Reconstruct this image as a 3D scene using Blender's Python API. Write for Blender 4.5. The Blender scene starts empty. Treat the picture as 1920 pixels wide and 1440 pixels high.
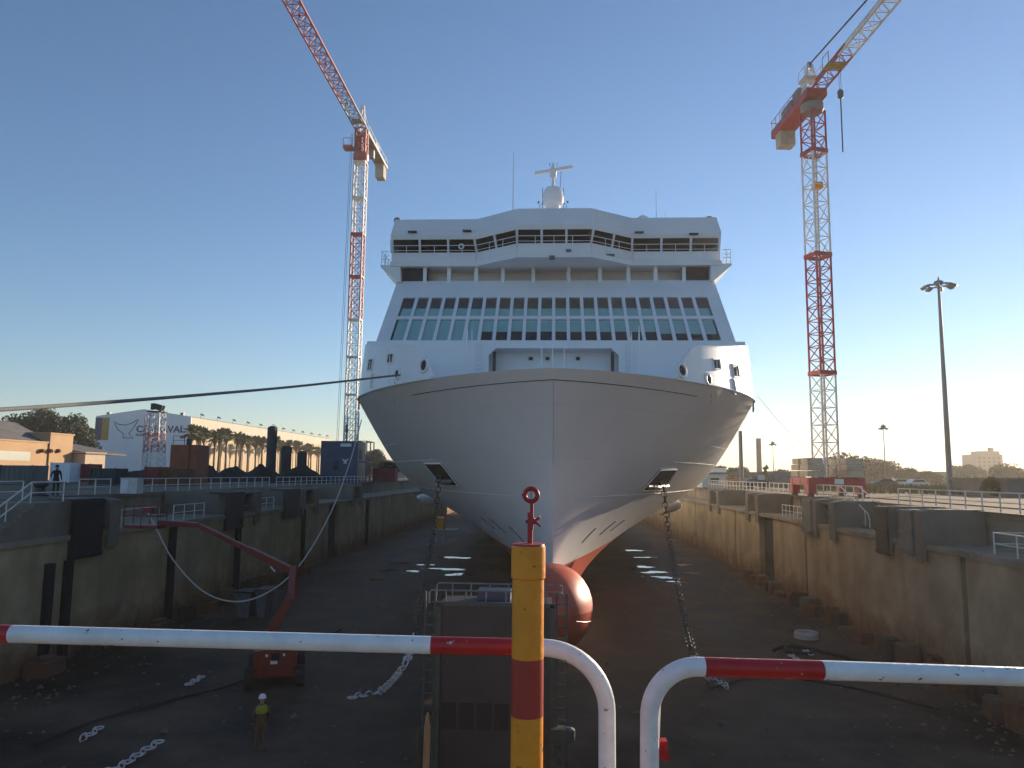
import bpy, math, random
import numpy as np
from mathutils import Vector, Matrix, noise as mnoise

random.seed(7)
R = math.radians
C = bpy.context.scene.collection
SC = bpy.context.scene

# ------------------------------------------------------------------ camera
EYE = Vector((0, 0, 1.6))
FPX = 1420.0
YAW, PITCH, ROLL = R(-3.15), R(6.75), R(0.61)
f_ = Vector((math.sin(YAW) * math.cos(PITCH), math.cos(YAW) * math.cos(PITCH), math.sin(PITCH)))
r0 = Vector((math.cos(YAW), -math.sin(YAW), 0))
u0 = r0.cross(f_)
r_ = r0 * math.cos(ROLL) + u0 * math.sin(ROLL)
u_ = u0 * math.cos(ROLL) - r0 * math.sin(ROLL)
cam = bpy.data.cameras.new('camera')
camo = bpy.data.objects.new('camera', cam)
C.objects.link(camo)
m = Matrix((r_, u_, -f_)).transposed().to_4x4()
m.translation = EYE
camo.matrix_world = m
cam.sensor_width = 36
cam.lens = 36 * FPX / 1920
cam.clip_start = 0.05
cam.clip_end = 20000
SC.camera = camo

# ------------------------------------------------------------------ light
SUN_EL, SUN_AZ = R(11.0), R(38.0)
sdir = Vector((math.sin(SUN_AZ) * math.cos(SUN_EL), math.cos(SUN_AZ) * math.cos(SUN_EL), math.sin(SUN_EL)))
W = bpy.data.worlds.new('World')
SC.world = W
W.use_nodes = True
nt = W.node_tree
nt.nodes.clear()
sky = nt.nodes.new('ShaderNodeTexSky')
sky.sky_type = 'NISHITA'
sky.sun_disc = False
sky.sun_elevation = SUN_EL
sky.sun_rotation = SUN_AZ
sky.air_density = 1.0
sky.dust_density = 0.03
sky.ozone_density = 3.9
bg = nt.nodes.new('ShaderNodeBackground')
bg.inputs['Strength'].default_value = 0.10
wo = nt.nodes.new('ShaderNodeOutputWorld')
nt.links.new(sky.outputs[0], bg.inputs[0])
nt.links.new(bg.outputs[0], wo.inputs[0])
sl = bpy.data.lights.new('sun', 'SUN')
sl.energy = 5.0
sl.angle = R(0.6)
sl.color = (1.0, 0.80, 0.58)
so = bpy.data.objects.new('sun', sl)
C.objects.link(so)
so.rotation_euler = (-sdir).to_track_quat('-Z', 'Y').to_euler()
so.location = (60, 80, 60)
SC.view_settings.view_transform = 'Standard'
SC.view_settings.look = 'None'
SC.view_settings.exposure = 0.80
SC.view_settings.gamma = 1.0

# ------------------------------------------------------------------ pixel rays (1920x1440 photograph) -> places
def ray(px, py):
    return f_ * FPX + r_ * (px - 960) - u_ * (py - 720)
def at(px, py, Y):
    d = ray(px, py)
    return EYE + d * ((Y - EYE.y) / d.y)
def onz(px, py, z):
    d = ray(px, py)
    return EYE + d * ((z - EYE.z) / d.z)
def onx(px, py, x):
    d = ray(px, py)
    return EYE + d * ((x - EYE.x) / d.x)
def V(*a):
    return Vector(a)

# ------------------------------------------------------------------ materials
MATS = {}
def mat(name, col, rough=0.6, metal=0.0, var=0.12, scale=1.5, bump=0.0, bscale=12.0, col2=None, stretch=None,
        spec=0.5, thr=None, rough2=None, coat=0.0, chips=None):
    """procedural principled material; colour breaks up with two octaves of world-space noise"""
    mt = bpy.data.materials.new(name)
    mt.use_nodes = True
    n = mt.node_tree
    b = n.nodes['Principled BSDF']
    b.inputs['Roughness'].default_value = rough
    b.inputs['Metallic'].default_value = metal
    b.inputs['Specular IOR Level'].default_value = spec
    b.inputs['Coat Weight'].default_value = coat
    geo = n.nodes.new('ShaderNodeNewGeometry')
    mp = n.nodes.new('ShaderNodeMapping')
    n.links.new(geo.outputs['Position'], mp.inputs['Vector'])
    if stretch:
        mp.inputs['Scale'].default_value = stretch
    nz = n.nodes.new('ShaderNodeTexNoise')
    nz.inputs['Scale'].default_value = scale
    nz.inputs['Detail'].default_value = 6
    nz.inputs['Roughness'].default_value = 0.62
    n.links.new(mp.outputs[0], nz.inputs['Vector'])
    rp = n.nodes.new('ShaderNodeValToRGB')
    c2 = col2 if col2 else tuple(c * (1 - var) for c in col)
    c1 = col if col2 else tuple(min(1, c * (1 + var * 0.6)) for c in col)
    rp.color_ramp.elements[0].color = (*c2, 1)
    rp.color_ramp.elements[1].color = (*c1, 1)
    t = thr if thr else (0.32, 0.68)
    rp.color_ramp.elements[0].position = t[0]
    rp.color_ramp.elements[1].position = t[1]
    n.links.new(nz.outputs['Fac'], rp.inputs[0])
    n.links.new(rp.outputs[0], b.inputs['Base Color'])
    if rough2 is not None:
        mr = n.nodes.new('ShaderNodeMapRange')
        mr.inputs['From Min'].default_value = t[0]
        mr.inputs['From Max'].default_value = t[1]
        mr.inputs['To Min'].default_value = rough2
        mr.inputs['To Max'].default_value = rough
        n.links.new(nz.outputs['Fac'], mr.inputs['Value'])
        n.links.new(mr.outputs[0], b.inputs['Roughness'])
    if bump:
        n2 = n.nodes.new('ShaderNodeTexNoise')
        n2.inputs['Scale'].default_value = bscale
        n2.inputs['Detail'].default_value = 5
        n.links.new(mp.outputs[0], n2.inputs['Vector'])
        bp = n.nodes.new('ShaderNodeBump')
        bp.inputs['Strength'].default_value = bump
        bp.inputs['Distance'].default_value = 0.05
        n.links.new(n2.outputs['Fac'], bp.inputs['Height'])
        n.links.new(bp.outputs[0], b.inputs['Normal'])
    if chips:
        cc, cs, ct = chips
        n3 = n.nodes.new('ShaderNodeTexNoise')
        n3.inputs['Scale'].default_value = cs
        n3.inputs['Detail'].default_value = 3
        n.links.new(geo.outputs['Position'], n3.inputs['Vector'])
        m3 = n.nodes.new('ShaderNodeMapRange')
        m3.inputs['From Min'].default_value = ct
        m3.inputs['From Max'].default_value = ct + .03
        n.links.new(n3.outputs['Fac'], m3.inputs['Value'])
        x3 = n.nodes.new('ShaderNodeMixRGB')
        x3.inputs[2].default_value = (*cc, 1)
        n.links.new(m3.outputs[0], x3.inputs[0])
        n.links.new(rp.outputs[0], x3.inputs[1])
        n.links.new(x3.outputs[0], b.inputs['Base Color'])
    MATS[name] = mt
    return mt

def concrete(name, base, stain, patch, bump=0.5):
    """old dock concrete: blotches, vertical run-off streaks and rusty / mossy patches"""
    mt = mat(name, base, rough=0.9, scale=0.45, col2=tuple(c * 0.66 for c in base), bump=bump, bscale=3.2, spec=0.2)
    n = mt.node_tree
    b = n.nodes['Principled BSDF']
    rp = b.inputs['Base Color'].links[0].from_node
    geo = [x for x in n.nodes if x.type == 'NEW_GEOMETRY'][0]
    mp = n.nodes.new('ShaderNodeMapping')
    mp.inputs['Scale'].default_value = (0.9, 0.55, 0.16)
    n.links.new(geo.outputs['Position'], mp.inputs['Vector'])
    s = n.nodes.new('ShaderNodeTexNoise')
    s.inputs['Scale'].default_value = 1.1
    s.inputs['Detail'].default_value = 7
    n.links.new(mp.outputs[0], s.inputs['Vector'])
    mr = n.nodes.new('ShaderNodeMapRange')
    mr.inputs['From Min'].default_value = 0.48
    mr.inputs['From Max'].default_value = 0.72
    mr.inputs['To Max'].default_value = 0.5
    n.links.new(s.outputs['Fac'], mr.inputs['Value'])
    mx = n.nodes.new('ShaderNodeMixRGB')
    mx.inputs[2].default_value = (*stain, 1)
    n.links.new(mr.outputs[0], mx.inputs[0])
    n.links.new(rp.outputs[0], mx.inputs[1])
    p = n.nodes.new('ShaderNodeTexNoise')
    p.inputs['Scale'].default_value = 0.17
    p.inputs['Detail'].default_value = 8
    p.inputs['Roughness'].default_value = 0.7
    n.links.new(geo.outputs['Position'], p.inputs['Vector'])
    mr2 = n.nodes.new('ShaderNodeMapRange')
    mr2.inputs['From Min'].default_value = 0.5
    mr2.inputs['From Max'].default_value = 0.66
    mr2.inputs['To Max'].default_value = 0.75
    n.links.new(p.outputs['Fac'], mr2.inputs['Value'])
    mx2 = n.nodes.new('ShaderNodeMixRGB')
    mx2.inputs[2].default_value = (*patch, 1)
    n.links.new(mr2.outputs[0], mx2.inputs[0])
    n.links.new(mx.outputs[0], mx2.inputs[1])
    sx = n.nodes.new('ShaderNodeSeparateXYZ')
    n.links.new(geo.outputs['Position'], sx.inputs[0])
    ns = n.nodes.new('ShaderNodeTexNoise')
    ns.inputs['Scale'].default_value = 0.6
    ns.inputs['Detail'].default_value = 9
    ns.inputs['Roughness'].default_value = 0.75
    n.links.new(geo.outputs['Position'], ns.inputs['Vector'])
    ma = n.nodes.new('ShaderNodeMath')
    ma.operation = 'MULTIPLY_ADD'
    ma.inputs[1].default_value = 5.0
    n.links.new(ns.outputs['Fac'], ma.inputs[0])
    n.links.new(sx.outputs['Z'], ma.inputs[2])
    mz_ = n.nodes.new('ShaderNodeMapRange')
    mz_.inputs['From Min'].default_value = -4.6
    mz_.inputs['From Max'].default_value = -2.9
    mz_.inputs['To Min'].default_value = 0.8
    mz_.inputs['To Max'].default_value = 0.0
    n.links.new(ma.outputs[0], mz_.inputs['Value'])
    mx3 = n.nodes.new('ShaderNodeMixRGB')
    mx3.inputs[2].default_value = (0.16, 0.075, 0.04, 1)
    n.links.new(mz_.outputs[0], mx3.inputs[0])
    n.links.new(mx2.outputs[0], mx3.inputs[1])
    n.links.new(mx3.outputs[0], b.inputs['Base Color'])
    return mt

def glass(name, tint, gloss=0.14):
    mt = bpy.data.materials.new(name)
    mt.use_nodes = True
    n = mt.node_tree
    n.nodes.clear()
    o = n.nodes.new('ShaderNodeOutputMaterial')
    t = n.nodes.new('ShaderNodeBsdfTransparent')
    t.inputs[0].default_value = (*tint, 1)
    g = n.nodes.new('ShaderNodeBsdfGlossy')
    g.inputs['Roughness'].default_value = 0.03
    lw = n.nodes.new('ShaderNodeLayerWeight')
    fr = n.nodes.new('ShaderNodeMath')
    fr.operation = 'POWER'
    fr.inputs[1].default_value = 4.0
    n.links.new(lw.outputs['Facing'], fr.inputs[0])
    ad = n.nodes.new('ShaderNodeMath')
    ad.operation = 'ADD'
    ad.inputs[1].default_value = gloss
    ad.use_clamp = True
    mx = n.nodes.new('ShaderNodeMixShader')
    n.links.new(fr.outputs[0], ad.inputs[0])
    n.links.new(ad.outputs[0], mx.inputs[0])
    n.links.new(t.outputs[0], mx.inputs[1])
    n.links.new(g.outputs[0], mx.inputs[2])
    n.links.new(mx.outputs[0], o.inputs[0])
    MATS[name] = mt
    return mt

mat('ship_white', (0.84, 0.84, 0.84), rough=0.32, var=0.05, scale=0.35, bump=0.06, bscale=0.9)
mat('hull_paint', (0.84, 0.82, 0.81), rough=0.30, var=0.06, scale=0.22, bump=0.22, bscale=0.7, coat=0.2)
def plating(name, w, h, axis, line, tone):
    """steel plates: faint tone steps between plates and hairline welds, in colour and fine relief only"""
    n = MATS[name].node_tree
    b = n.nodes['Principled BSDF']
    geo = [x for x in n.nodes if x.type == 'NEW_GEOMETRY'][0]
    sx = n.nodes.new('ShaderNodeSeparateXYZ')
    n.links.new(geo.outputs['Position'], sx.inputs[0])
    ad = n.nodes.new('ShaderNodeMath')
    ad.operation = 'MULTIPLY_ADD'
    ad.inputs[1].default_value = axis
    n.links.new(sx.outputs['Y'], ad.inputs[0])
    n.links.new(sx.outputs['X'], ad.inputs[2])
    cb = n.nodes.new('ShaderNodeCombineXYZ')
    n.links.new(ad.outputs[0], cb.inputs[0])
    n.links.new(sx.outputs['Z'], cb.inputs[1])
    br = n.nodes.new('ShaderNodeTexBrick')
    br.inputs['Scale'].default_value = 1.0
    br.inputs['Brick Width'].default_value = w
    br.inputs['Row Height'].default_value = h
    br.inputs['Mortar Size'].default_value = 0.018
    br.inputs['Mortar Smooth'].default_value = 0.6
    br.inputs['Color1'].default_value = (1, 1, 1, 1)
    br.inputs['Color2'].default_value = (tone, tone, tone, 1)
    br.inputs['Mortar'].default_value = (line, line, line, 1)
    n.links.new(cb.outputs[0], br.inputs['Vector'])
    mx = n.nodes.new('ShaderNodeMixRGB')
    mx.blend_type = 'MULTIPLY'
    mx.inputs[0].default_value = 1.0
    src = b.inputs['Base Color'].links[0].from_socket
    n.links.new(src, mx.inputs[1])
    n.links.new(br.outputs['Color'], mx.inputs[2])
    n.links.new(mx.outputs[0], b.inputs['Base Color'])
plating('hull_paint', 7.5, 2.35, 1.0, .90, .975)
plating('ship_white', 5.2, 2.1, .35, .86, .975)
mat('antifouling', (0.55, 0.085, 0.045), rough=0.44, var=0.22, scale=0.8, bump=0.08, bscale=1.2)
mat('seam', (0.03, 0.03, 0.035), rough=0.7)
mat('weld', (0.75, 0.74, 0.72), rough=0.25, var=0.1, scale=3)
mat('pocket', (0.02, 0.021, 0.023), rough=0.8)
mat('anchor_steel', (0.16, 0.155, 0.15), rough=0.5, var=0.4, scale=3)
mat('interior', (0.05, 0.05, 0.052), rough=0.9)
mat('sky_reflection_sheet', (0.46, 0.66, 0.62), rough=0.8, var=0.08)  # teal imitating the sky reflected in the front windows, painted as plain colour
mat('cab_green', (0.11, 0.13, 0.12), rough=0.5)
glass('window_glass', (0.93, 0.97, 0.97), 0.05)
glass('bridge_glass', (0.40, 0.42, 0.40), 0.03)
mat('rail_white', (0.84, 0.83, 0.81), rough=0.38, var=0.14, scale=9, bump=0.09, bscale=60, chips=((0.16, 0.09, 0.05), 34, .672))
mat('rail_red', (0.46, 0.022, 0.018), rough=0.4, var=0.22, scale=12, bump=0.09, bscale=60, chips=((0.55, 0.45, 0.42), 34, .685))
mat('post_yellow', (0.86, 0.31, 0.02), rough=0.42, var=0.2, scale=8, bump=0.09, bscale=50, chips=((0.22, 0.09, 0.03), 30, .675))
mat('post_red', (0.42, 0.05, 0.03), rough=0.45, var=0.14, scale=10)
mat('screw_red', (0.40, 0.03, 0.025), rough=0.45, var=0.2, scale=30)
mat('galv', (0.62, 0.62, 0.60), rough=0.45, var=0.2, scale=4)
mat('fence_white', (0.68, 0.67, 0.63), rough=0.55, var=0.2, scale=5)
mat('crane_red', (0.40, 0.055, 0.05), rough=0.45, var=0.2, scale=1.6)
mat('crane_white', (0.70, 0.69, 0.66), rough=0.45, var=0.15, scale=1.6)
mat('crane_grey', (0.22, 0.22, 0.21), rough=0.55, var=0.25, scale=1.6)
mat('trolley_ochre', (0.40, 0.27, 0.08), rough=0.6, var=0.3, scale=3)
mat('ballast', (0.47, 0.42, 0.33), rough=0.9, var=0.2, scale=1.4, bump=0.3, bscale=6)
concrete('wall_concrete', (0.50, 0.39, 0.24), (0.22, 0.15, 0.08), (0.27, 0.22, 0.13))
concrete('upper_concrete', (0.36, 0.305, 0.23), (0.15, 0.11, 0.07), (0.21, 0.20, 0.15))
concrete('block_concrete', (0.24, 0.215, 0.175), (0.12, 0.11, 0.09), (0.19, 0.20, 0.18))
mat('joint_dark', (0.035, 0.03, 0.025), rough=0.95, var=0.4, scale=2)
mat('steel_dark', (0.035, 0.036, 0.038), rough=0.6, var=0.35, scale=2)
mat('fender_grey', (0.15, 0.165, 0.15), rough=0.7, var=0.3, scale=2)
mat('steel_green', (0.055, 0.075, 0.075), rough=0.5, var=0.3, scale=2.2, bump=0.1)
mat('tower_panel', (0.05, 0.047, 0.048), rough=0.55, var=0.25, scale=0.9, bump=0.1, bscale=2)
mat('dock_floor', (0.13, 0.092, 0.062), rough=0.85, scale=0.2, col2=(0.022, 0.017, 0.013), bump=0.35, bscale=2.4, rough2=0.6, thr=(0.38, 0.64), spec=0.12)
mat('quay_ground', (0.25, 0.20, 0.15), rough=0.95, spec=0.03, scale=0.10, col2=(0.15, 0.12, 0.085), bump=0.2, bscale=2)
mat('quay_slab', (0.24, 0.20, 0.155), rough=0.95, spec=0.03, scale=0.5, var=0.3, bump=0.2, bscale=4)
mat('water', (0.012, 0.014, 0.016), rough=0.03, var=0.0, spec=0.6)
mat('rust', (0.17, 0.075, 0.035), rough=0.9, var=0.4, scale=2.5, bump=0.3)
mat('rubble', (0.16, 0.125, 0.09), rough=0.95, var=0.5, scale=1.5)
mat('timber', (0.42, 0.24, 0.11), rough=0.8, var=0.35, scale=2.0, stretch=(6, 6, 0.6), bump=0.3, bscale=8)
mat('timber_dark', (0.06, 0.045, 0.035), rough=0.85, var=0.35, scale=2.0, stretch=(6, 6, 0.6), bump=0.3, bscale=8)
mat('chain_pale', (0.66, 0.65, 0.63), rough=0.5, var=0.25, scale=6)
mat('chain_dark', (0.085, 0.068, 0.055), rough=0.7, var=0.35, scale=6)
mat('rope_dark', (0.16, 0.17, 0.18), rough=0.9, var=0.3, scale=25)
mat('rope_pale', (0.62, 0.60, 0.54), rough=0.9, var=0.2, scale=25)
mat('lift_red', (0.17, 0.018, 0.014), rough=0.45, var=0.2, scale=3)
mat('rubber', (0.02, 0.02, 0.02), rough=0.85, var=0.3, scale=4)
mat('blue_paint', (0.035, 0.055, 0.12), rough=0.45, var=0.2, scale=0.8)
mat('skip_blue', (0.11, 0.13, 0.15), rough=0.6, var=0.3, scale=2)
mat('sign_white', (0.75, 0.76, 0.78), rough=0.6)
mat('shed_white', (0.82, 0.83, 0.85), rough=0.7, var=0.08, scale=0.2)
mat('shed_cream', (0.50, 0.37, 0.22), rough=0.75, var=0.1, scale=0.15)
mat('shed_band', (0.48, 0.42, 0.33), rough=0.7, var=0.1, scale=0.2)
mat('logo_navy', (0.018, 0.035, 0.12), rough=0.6)
mat('logo_ochre', (0.42, 0.25, 0.03), rough=0.6)
mat('stucco', (0.50, 0.33, 0.19), rough=0.9, var=0.1, scale=0.4)
mat('stucco_pale', (0.52, 0.42, 0.30), rough=0.9, var=0.1, scale=0.4)
mat('roof_grey', (0.16, 0.15, 0.14), rough=0.85, var=0.25, scale=0.6)
mat('window_dark', (0.03, 0.035, 0.04), rough=0.15)
mat('window_grey', (0.20, 0.23, 0.20), rough=0.3)
mat('orange_box', (0.30, 0.085, 0.03), rough=0.7, var=0.2, scale=0.8)
mat('container_red', (0.25, 0.04, 0.03), rough=0.6, var=0.25, scale=1)
mat('tank_brown', (0.055, 0.042, 0.038), rough=0.6, var=0.3, scale=0.6)
mat('heap', (0.022, 0.02, 0.018), rough=1.0, var=0.5, scale=1.2, bump=0.8, bscale=2)
mat('bark', (0.09, 0.065, 0.045), rough=0.95, var=0.35, scale=3)
mat('palm_bark', (0.20, 0.14, 0.09), rough=0.95, var=0.35, scale=3)
mat('leaf_a', (0.055, 0.075, 0.025), rough=0.75, var=0.5, scale=0.9)
mat('leaf_b', (0.075, 0.085, 0.035), rough=0.75, var=0.5, scale=0.9)
mat('leaf_palm', (0.17, 0.17, 0.055), rough=0.7, var=0.5, scale=1.3)
mat('leaf_dry', (0.24, 0.17, 0.075), rough=0.85, var=0.4, scale=1.3)
mat('grass', (0.12, 0.12, 0.05), rough=0.95, var=0.5, scale=0.7)
mat('skin', (0.36, 0.20, 0.13), rough=0.6, var=0.05)
mat('cloth_dark', (0.025, 0.027, 0.032), rough=0.9, var=0.3, scale=9)
mat('cloth_brown', (0.13, 0.085, 0.045), rough=0.9, var=0.3, scale=9)
mat('hivis', (0.26, 0.31, 0.03), rough=0.7, var=0.15, scale=9)
mat('helmet_white', (0.80, 0.80, 0.80), rough=0.35)
mat('lamp_grey', (0.17, 0.185, 0.19), rough=0.5, var=0.2, scale=3)
mat('tower_block', (0.16, 0.15, 0.145), rough=0.9, var=0.1, scale=0.05)
mat('pale_blue', (0.34, 0.45, 0.50), rough=0.6, var=0.1, scale=0.5)
mat('car_silver', (0.45, 0.46, 0.47), rough=0.3, metal=0.3)
mat('car_white', (0.72, 0.72, 0.70), rough=0.3)
mat('car_dark', (0.04, 0.045, 0.05), rough=0.3)
mat('chimney', (0.20, 0.16, 0.14), rough=0.9, var=0.2, scale=0.4)
mat('cabinet', (0.60, 0.60, 0.57), rough=0.6, var=0.15, scale=2)
mat('mark_dark', (0.03, 0.03, 0.03), rough=0.7)

# ------------------------------------------------------------------ mesh builder
WL = {}
class MB:
    def __init__(self):
        self.v, self.f, self.mi = [], [], []
        self.cur = 0
    def add(self, vs, fs):
        o = len(self.v)
        self.v += [tuple(p) for p in vs]
        self.f += [tuple(i + o for i in f) for f in fs]
        self.mi += [self.cur] * len(fs)
        return self
    def hexa(self, p):
        return self.add(p, [(0, 3, 2, 1), (4, 5, 6, 7), (0, 1, 5, 4), (1, 2, 6, 5), (2, 3, 7, 6), (3, 0, 4, 7)])
    def box(self, a, b):
        (x0, y0, z0), (x1, y1, z1) = [tuple(map(min, zip(a, b))), tuple(map(max, zip(a, b)))]
        return self.hexa([(x0, y0, z0), (x1, y0, z0), (x1, y1, z0), (x0, y1, z0), (x0, y0, z1), (x1, y0, z1), (x1, y1, z1), (x0, y1, z1)])
    def cbox(self, c, s, M=None):
        c = Vector(c)
        pts = []
        for sz in (-.5, .5):
            for sx, sy in ((-.5, -.5), (.5, -.5), (.5, .5), (-.5, .5)):
                q = Vector((sx * s[0], sy * s[1], sz * s[2]))
                pts.append(c + (M @ q if M else q))
        return self.hexa(pts)
    def bar(self, p, q, w, h=None, up=None):
        p, q = Vector(p), Vector(q)
        h = h or w
        d = (q - p)
        if d.length < 1e-6:
            return self
        d.normalize()
        up = Vector(up) if up else (Vector((0, 0, 1)) if abs(d.z) < .9 else Vector((0, 1, 0)))
        s = d.cross(up).normalized()
        t = s.cross(d).normalized()
        a, b = s * w / 2, t * h / 2
        return self.hexa([p - a - b, p + a - b, q + a - b, q - a - b, p - a + b, p + a + b, q + a + b, q - a + b])
    def tube(self, pts, r, n=8, caps=True, closed=False):
        pts = [Vector(p) for p in pts]
        k = len(pts)
        rr = r if isinstance(r, (list, tuple)) else [r] * k
        o = []
        prev = None
        for i, p in enumerate(pts):
            if closed:
                d = (pts[(i + 1) % k] - pts[i - 1]).normalized()
            else:
                d = (pts[min(i + 1, k - 1)] - pts[max(i - 1, 0)]).normalized()
            if prev is None:
                up = Vector((0, 0, 1)) if abs(d.z) < .9 else Vector((0, 1, 0))
                s = d.cross(up).normalized()
            else:
                s = (prev - d * prev.dot(d)).normalized()
            prev = s
            t = d.cross(s)
            for j in range(n):
                a = 2 * math.pi * j / n
                o.append(p + (s * math.cos(a) + t * math.sin(a)) * rr[i])
        fs = []
        for i in range(k if closed else k - 1):
            for j in range(n):
                i2 = (i + 1) % k
                fs.append((i * n + j, i * n + (j + 1) % n, i2 * n + (j + 1) % n, i2 * n + j))
        if caps and not closed:
            fs.append(tuple(range(n - 1, -1, -1)))
            fs.append(tuple((k - 1) * n + j for j in range(n)))
        return self.add(o, fs)
    def cyl(self, p, q, r, n=12, r2=None):
        return self.tube([p, q], [r, r if r2 is None else r2], n)
    def torus(self, c, axis, Rr, r, n=24, k=8):
        c, axis = Vector(c), Vector(axis).normalized()
        up = Vector((0, 0, 1)) if abs(axis.z) < .9 else Vector((1, 0, 0))
        s = axis.cross(up).normalized()
        t = axis.cross(s)
        return self.tube([c + (s * math.cos(2 * math.pi * i / n) + t * math.sin(2 * math.pi * i / n)) * Rr for i in range(n)], r, k, closed=True)
    def disc(self, c, axis, r, n=20):
        c, axis = Vector(c), Vector(axis).normalized()
        up = Vector((0, 0, 1)) if abs(axis.z) < .9 else Vector((1, 0, 0))
        s = axis.cross(up).normalized()
        t = axis.cross(s)
        return self.add([c + (s * math.cos(2 * math.pi * i / n) + t * math.sin(2 * math.pi * i / n)) * r for i in range(n)], [tuple(range(n))])
    def lathe(self, c, prof, n=20):
        """prof: (radius, z) from bottom to top about a vertical axis at c"""
        c = Vector(c)
        o = []
        for r, z in prof:
            for j in range(n):
                a = 2 * math.pi * j / n
                o.append(c + Vector((r * math.cos(a), r * math.sin(a), z)))
        fs = []
        for i in range(len(prof) - 1):
            for j in range(n):
                fs.append((i * n + j, i * n + (j + 1) % n, (i + 1) * n + (j + 1) % n, (i + 1) * n + j))
        fs.append(tuple(range(n - 1, -1, -1)))
        fs.append(tuple((len(prof) - 1) * n + j for j in range(n)))
        return self.add(o, fs)
    def prism(self, poly, d):
        """polygon (list of 3d points) extruded by vector d"""
        poly = [Vector(p) for p in poly]
        d = Vector(d)
        n = len(poly)
        fs = [tuple(range(n - 1, -1, -1)), tuple(range(n, 2 * n))]
        fs += [(i, (i + 1) % n, n + (i + 1) % n, n + i) for i in range(n)]
        return self.add(poly + [p + d for p in poly], fs)
    def grid(self, rows, close=False):
        k = len(rows[0])
        vs = [p for r in rows for p in r]
        fs = []
        for i in range(len(rows) - 1):
            for j in range(k - 1):
                fs.append((i * k + j, i * k + j + 1, (i + 1) * k + j + 1, (i + 1) * k + j))
        return self.add(vs, fs)
    def build(self, name, mats, parent=None, smooth=False, origin=None, recalc=False):
        me = bpy.data.meshes.new(name)
        A = np.array([tuple(p) for p in self.v], dtype=float)
        if origin is None:
            if parent is not None:
                origin = WL[parent.name]
            else:
                lo, hi = A.min(0), A.max(0)
                origin = Vector(((lo[0] + hi[0]) / 2, (lo[1] + hi[1]) / 2, lo[2]))
        origin = Vector(origin)
        me.from_pydata([tuple(r) for r in (A - np.array(origin))], [], self.f)
        ml = mats if isinstance(mats, (list, tuple)) else [mats]
        for q in ml:
            me.materials.append(MATS[q])
        if len(ml) > 1:
            me.polygons.foreach_set('material_index', self.mi)
        if recalc:
            import bmesh
            bm = bmesh.new()
            bm.from_mesh(me)
            bmesh.ops.recalc_face_normals(bm, faces=bm.faces)
            bm.to_mesh(me)
            bm.free()
        if smooth:
            me.polygons.foreach_set('use_smooth', [True] * len(me.polygons))
            if smooth != 'all':
                me.set_sharp_from_angle(angle=R(38))
        me.update()
        o = bpy.data.objects.new(name, me)
        C.objects.link(o)
        if parent is not None:
            o.parent = parent
            o.location = origin - WL[parent.name]
        else:
            o.location = origin
        WL[o.name] = origin.copy()
        return o

LABELS = []
def tag(o, label=None, cat=None, group=None, kind=None):
    if label:
        o['label'] = label
    if cat:
        o['category'] = cat
    if group:
        o['group'] = group
    if kind:
        o['kind'] = kind
    return o
def thing(name, loc, label, cat, group=None):
    o = bpy.data.objects.new(name, None)
    C.objects.link(o)
    o.empty_display_size = 0.3
    o.location = loc
    WL[o.name] = Vector(loc)
    return tag(o, label, cat, group)
def copy_tree(o, parent=None):
    c = o.copy()
    C.objects.link(c)
    c.parent = parent
    for ch in list(o.children):
        copy_tree(ch, c)
    return c
ORD = ['first', 'second', 'third', 'fourth', 'fifth', 'sixth', 'seventh', 'eighth', 'ninth', 'tenth', 'eleventh', 'twelfth',
       'thirteenth', 'fourteenth', 'fifteenth', 'sixteenth', 'seventeenth', 'eighteenth', 'nineteenth', 'twentieth',
       'twenty-first', 'twenty-second', 'twenty-third', 'twenty-fourth', 'twenty-fifth', 'twenty-sixth']

# ------------------------------------------------------------------ the dock: levels and lines
ZF, ZL = -7.5, -1.55           # dock floor, ledge
XR, XRQ = 18.0, 20.8           # right lower wall face, right quay edge
XL, XLQ = -23.3, -28.6         # left lower wall face, left quay edge
YN, YE = 2.75, 215.0           # near and far end of the dock

mb = MB()
for x0, x1, y0, y1 in ((-1600, XLQ, -800, 2400), (XRQ, 1600, -800, 2400), (XLQ, XRQ, -800, YN), (XLQ, XRQ, YE, 2400)):
    mb.add([(x0, y0, 0), (x1, y0, 0), (x1, y1, 0), (x0, y1, 0)], [(0, 1, 2, 3)])
tag(mb.build('ground', 'quay_ground', origin=(0, 0, 0)), kind='structure')
mb = MB()
nx, ny = 60, 150
rows = []
for j in range(ny + 1):
    y = YN + (YE - YN) * (j / ny) ** 1.5
    rows.append([(XL - .6 + (XR - XL + 1.2) * i / nx, y, ZF + 0.05 * math.sin(i * 1.7 + j * .6) * math.sin(j * .9 + i * .31)) for i in range(nx + 1)])
mb.grid(rows)
tag(mb.build('dock_floor', 'dock_floor', smooth='all', origin=(0, 0, ZF)), kind='structure')
# concrete aprons along both edges of the dock
for nm, x0, x1, y0 in (('quay_apron', XLQ - 7, XLQ - .5, 3), ('quay_apron', XRQ + .5, XRQ + 4, 3)):
    mb = MB()
    mb.add([(x0, y0, .006), (x1, y0, .006), (x1, YE, .006), (x0, YE, .006)], [(0, 1, 2, 3)])
    tag(mb.build(nm, 'quay_slab'), kind='structure')

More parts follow.
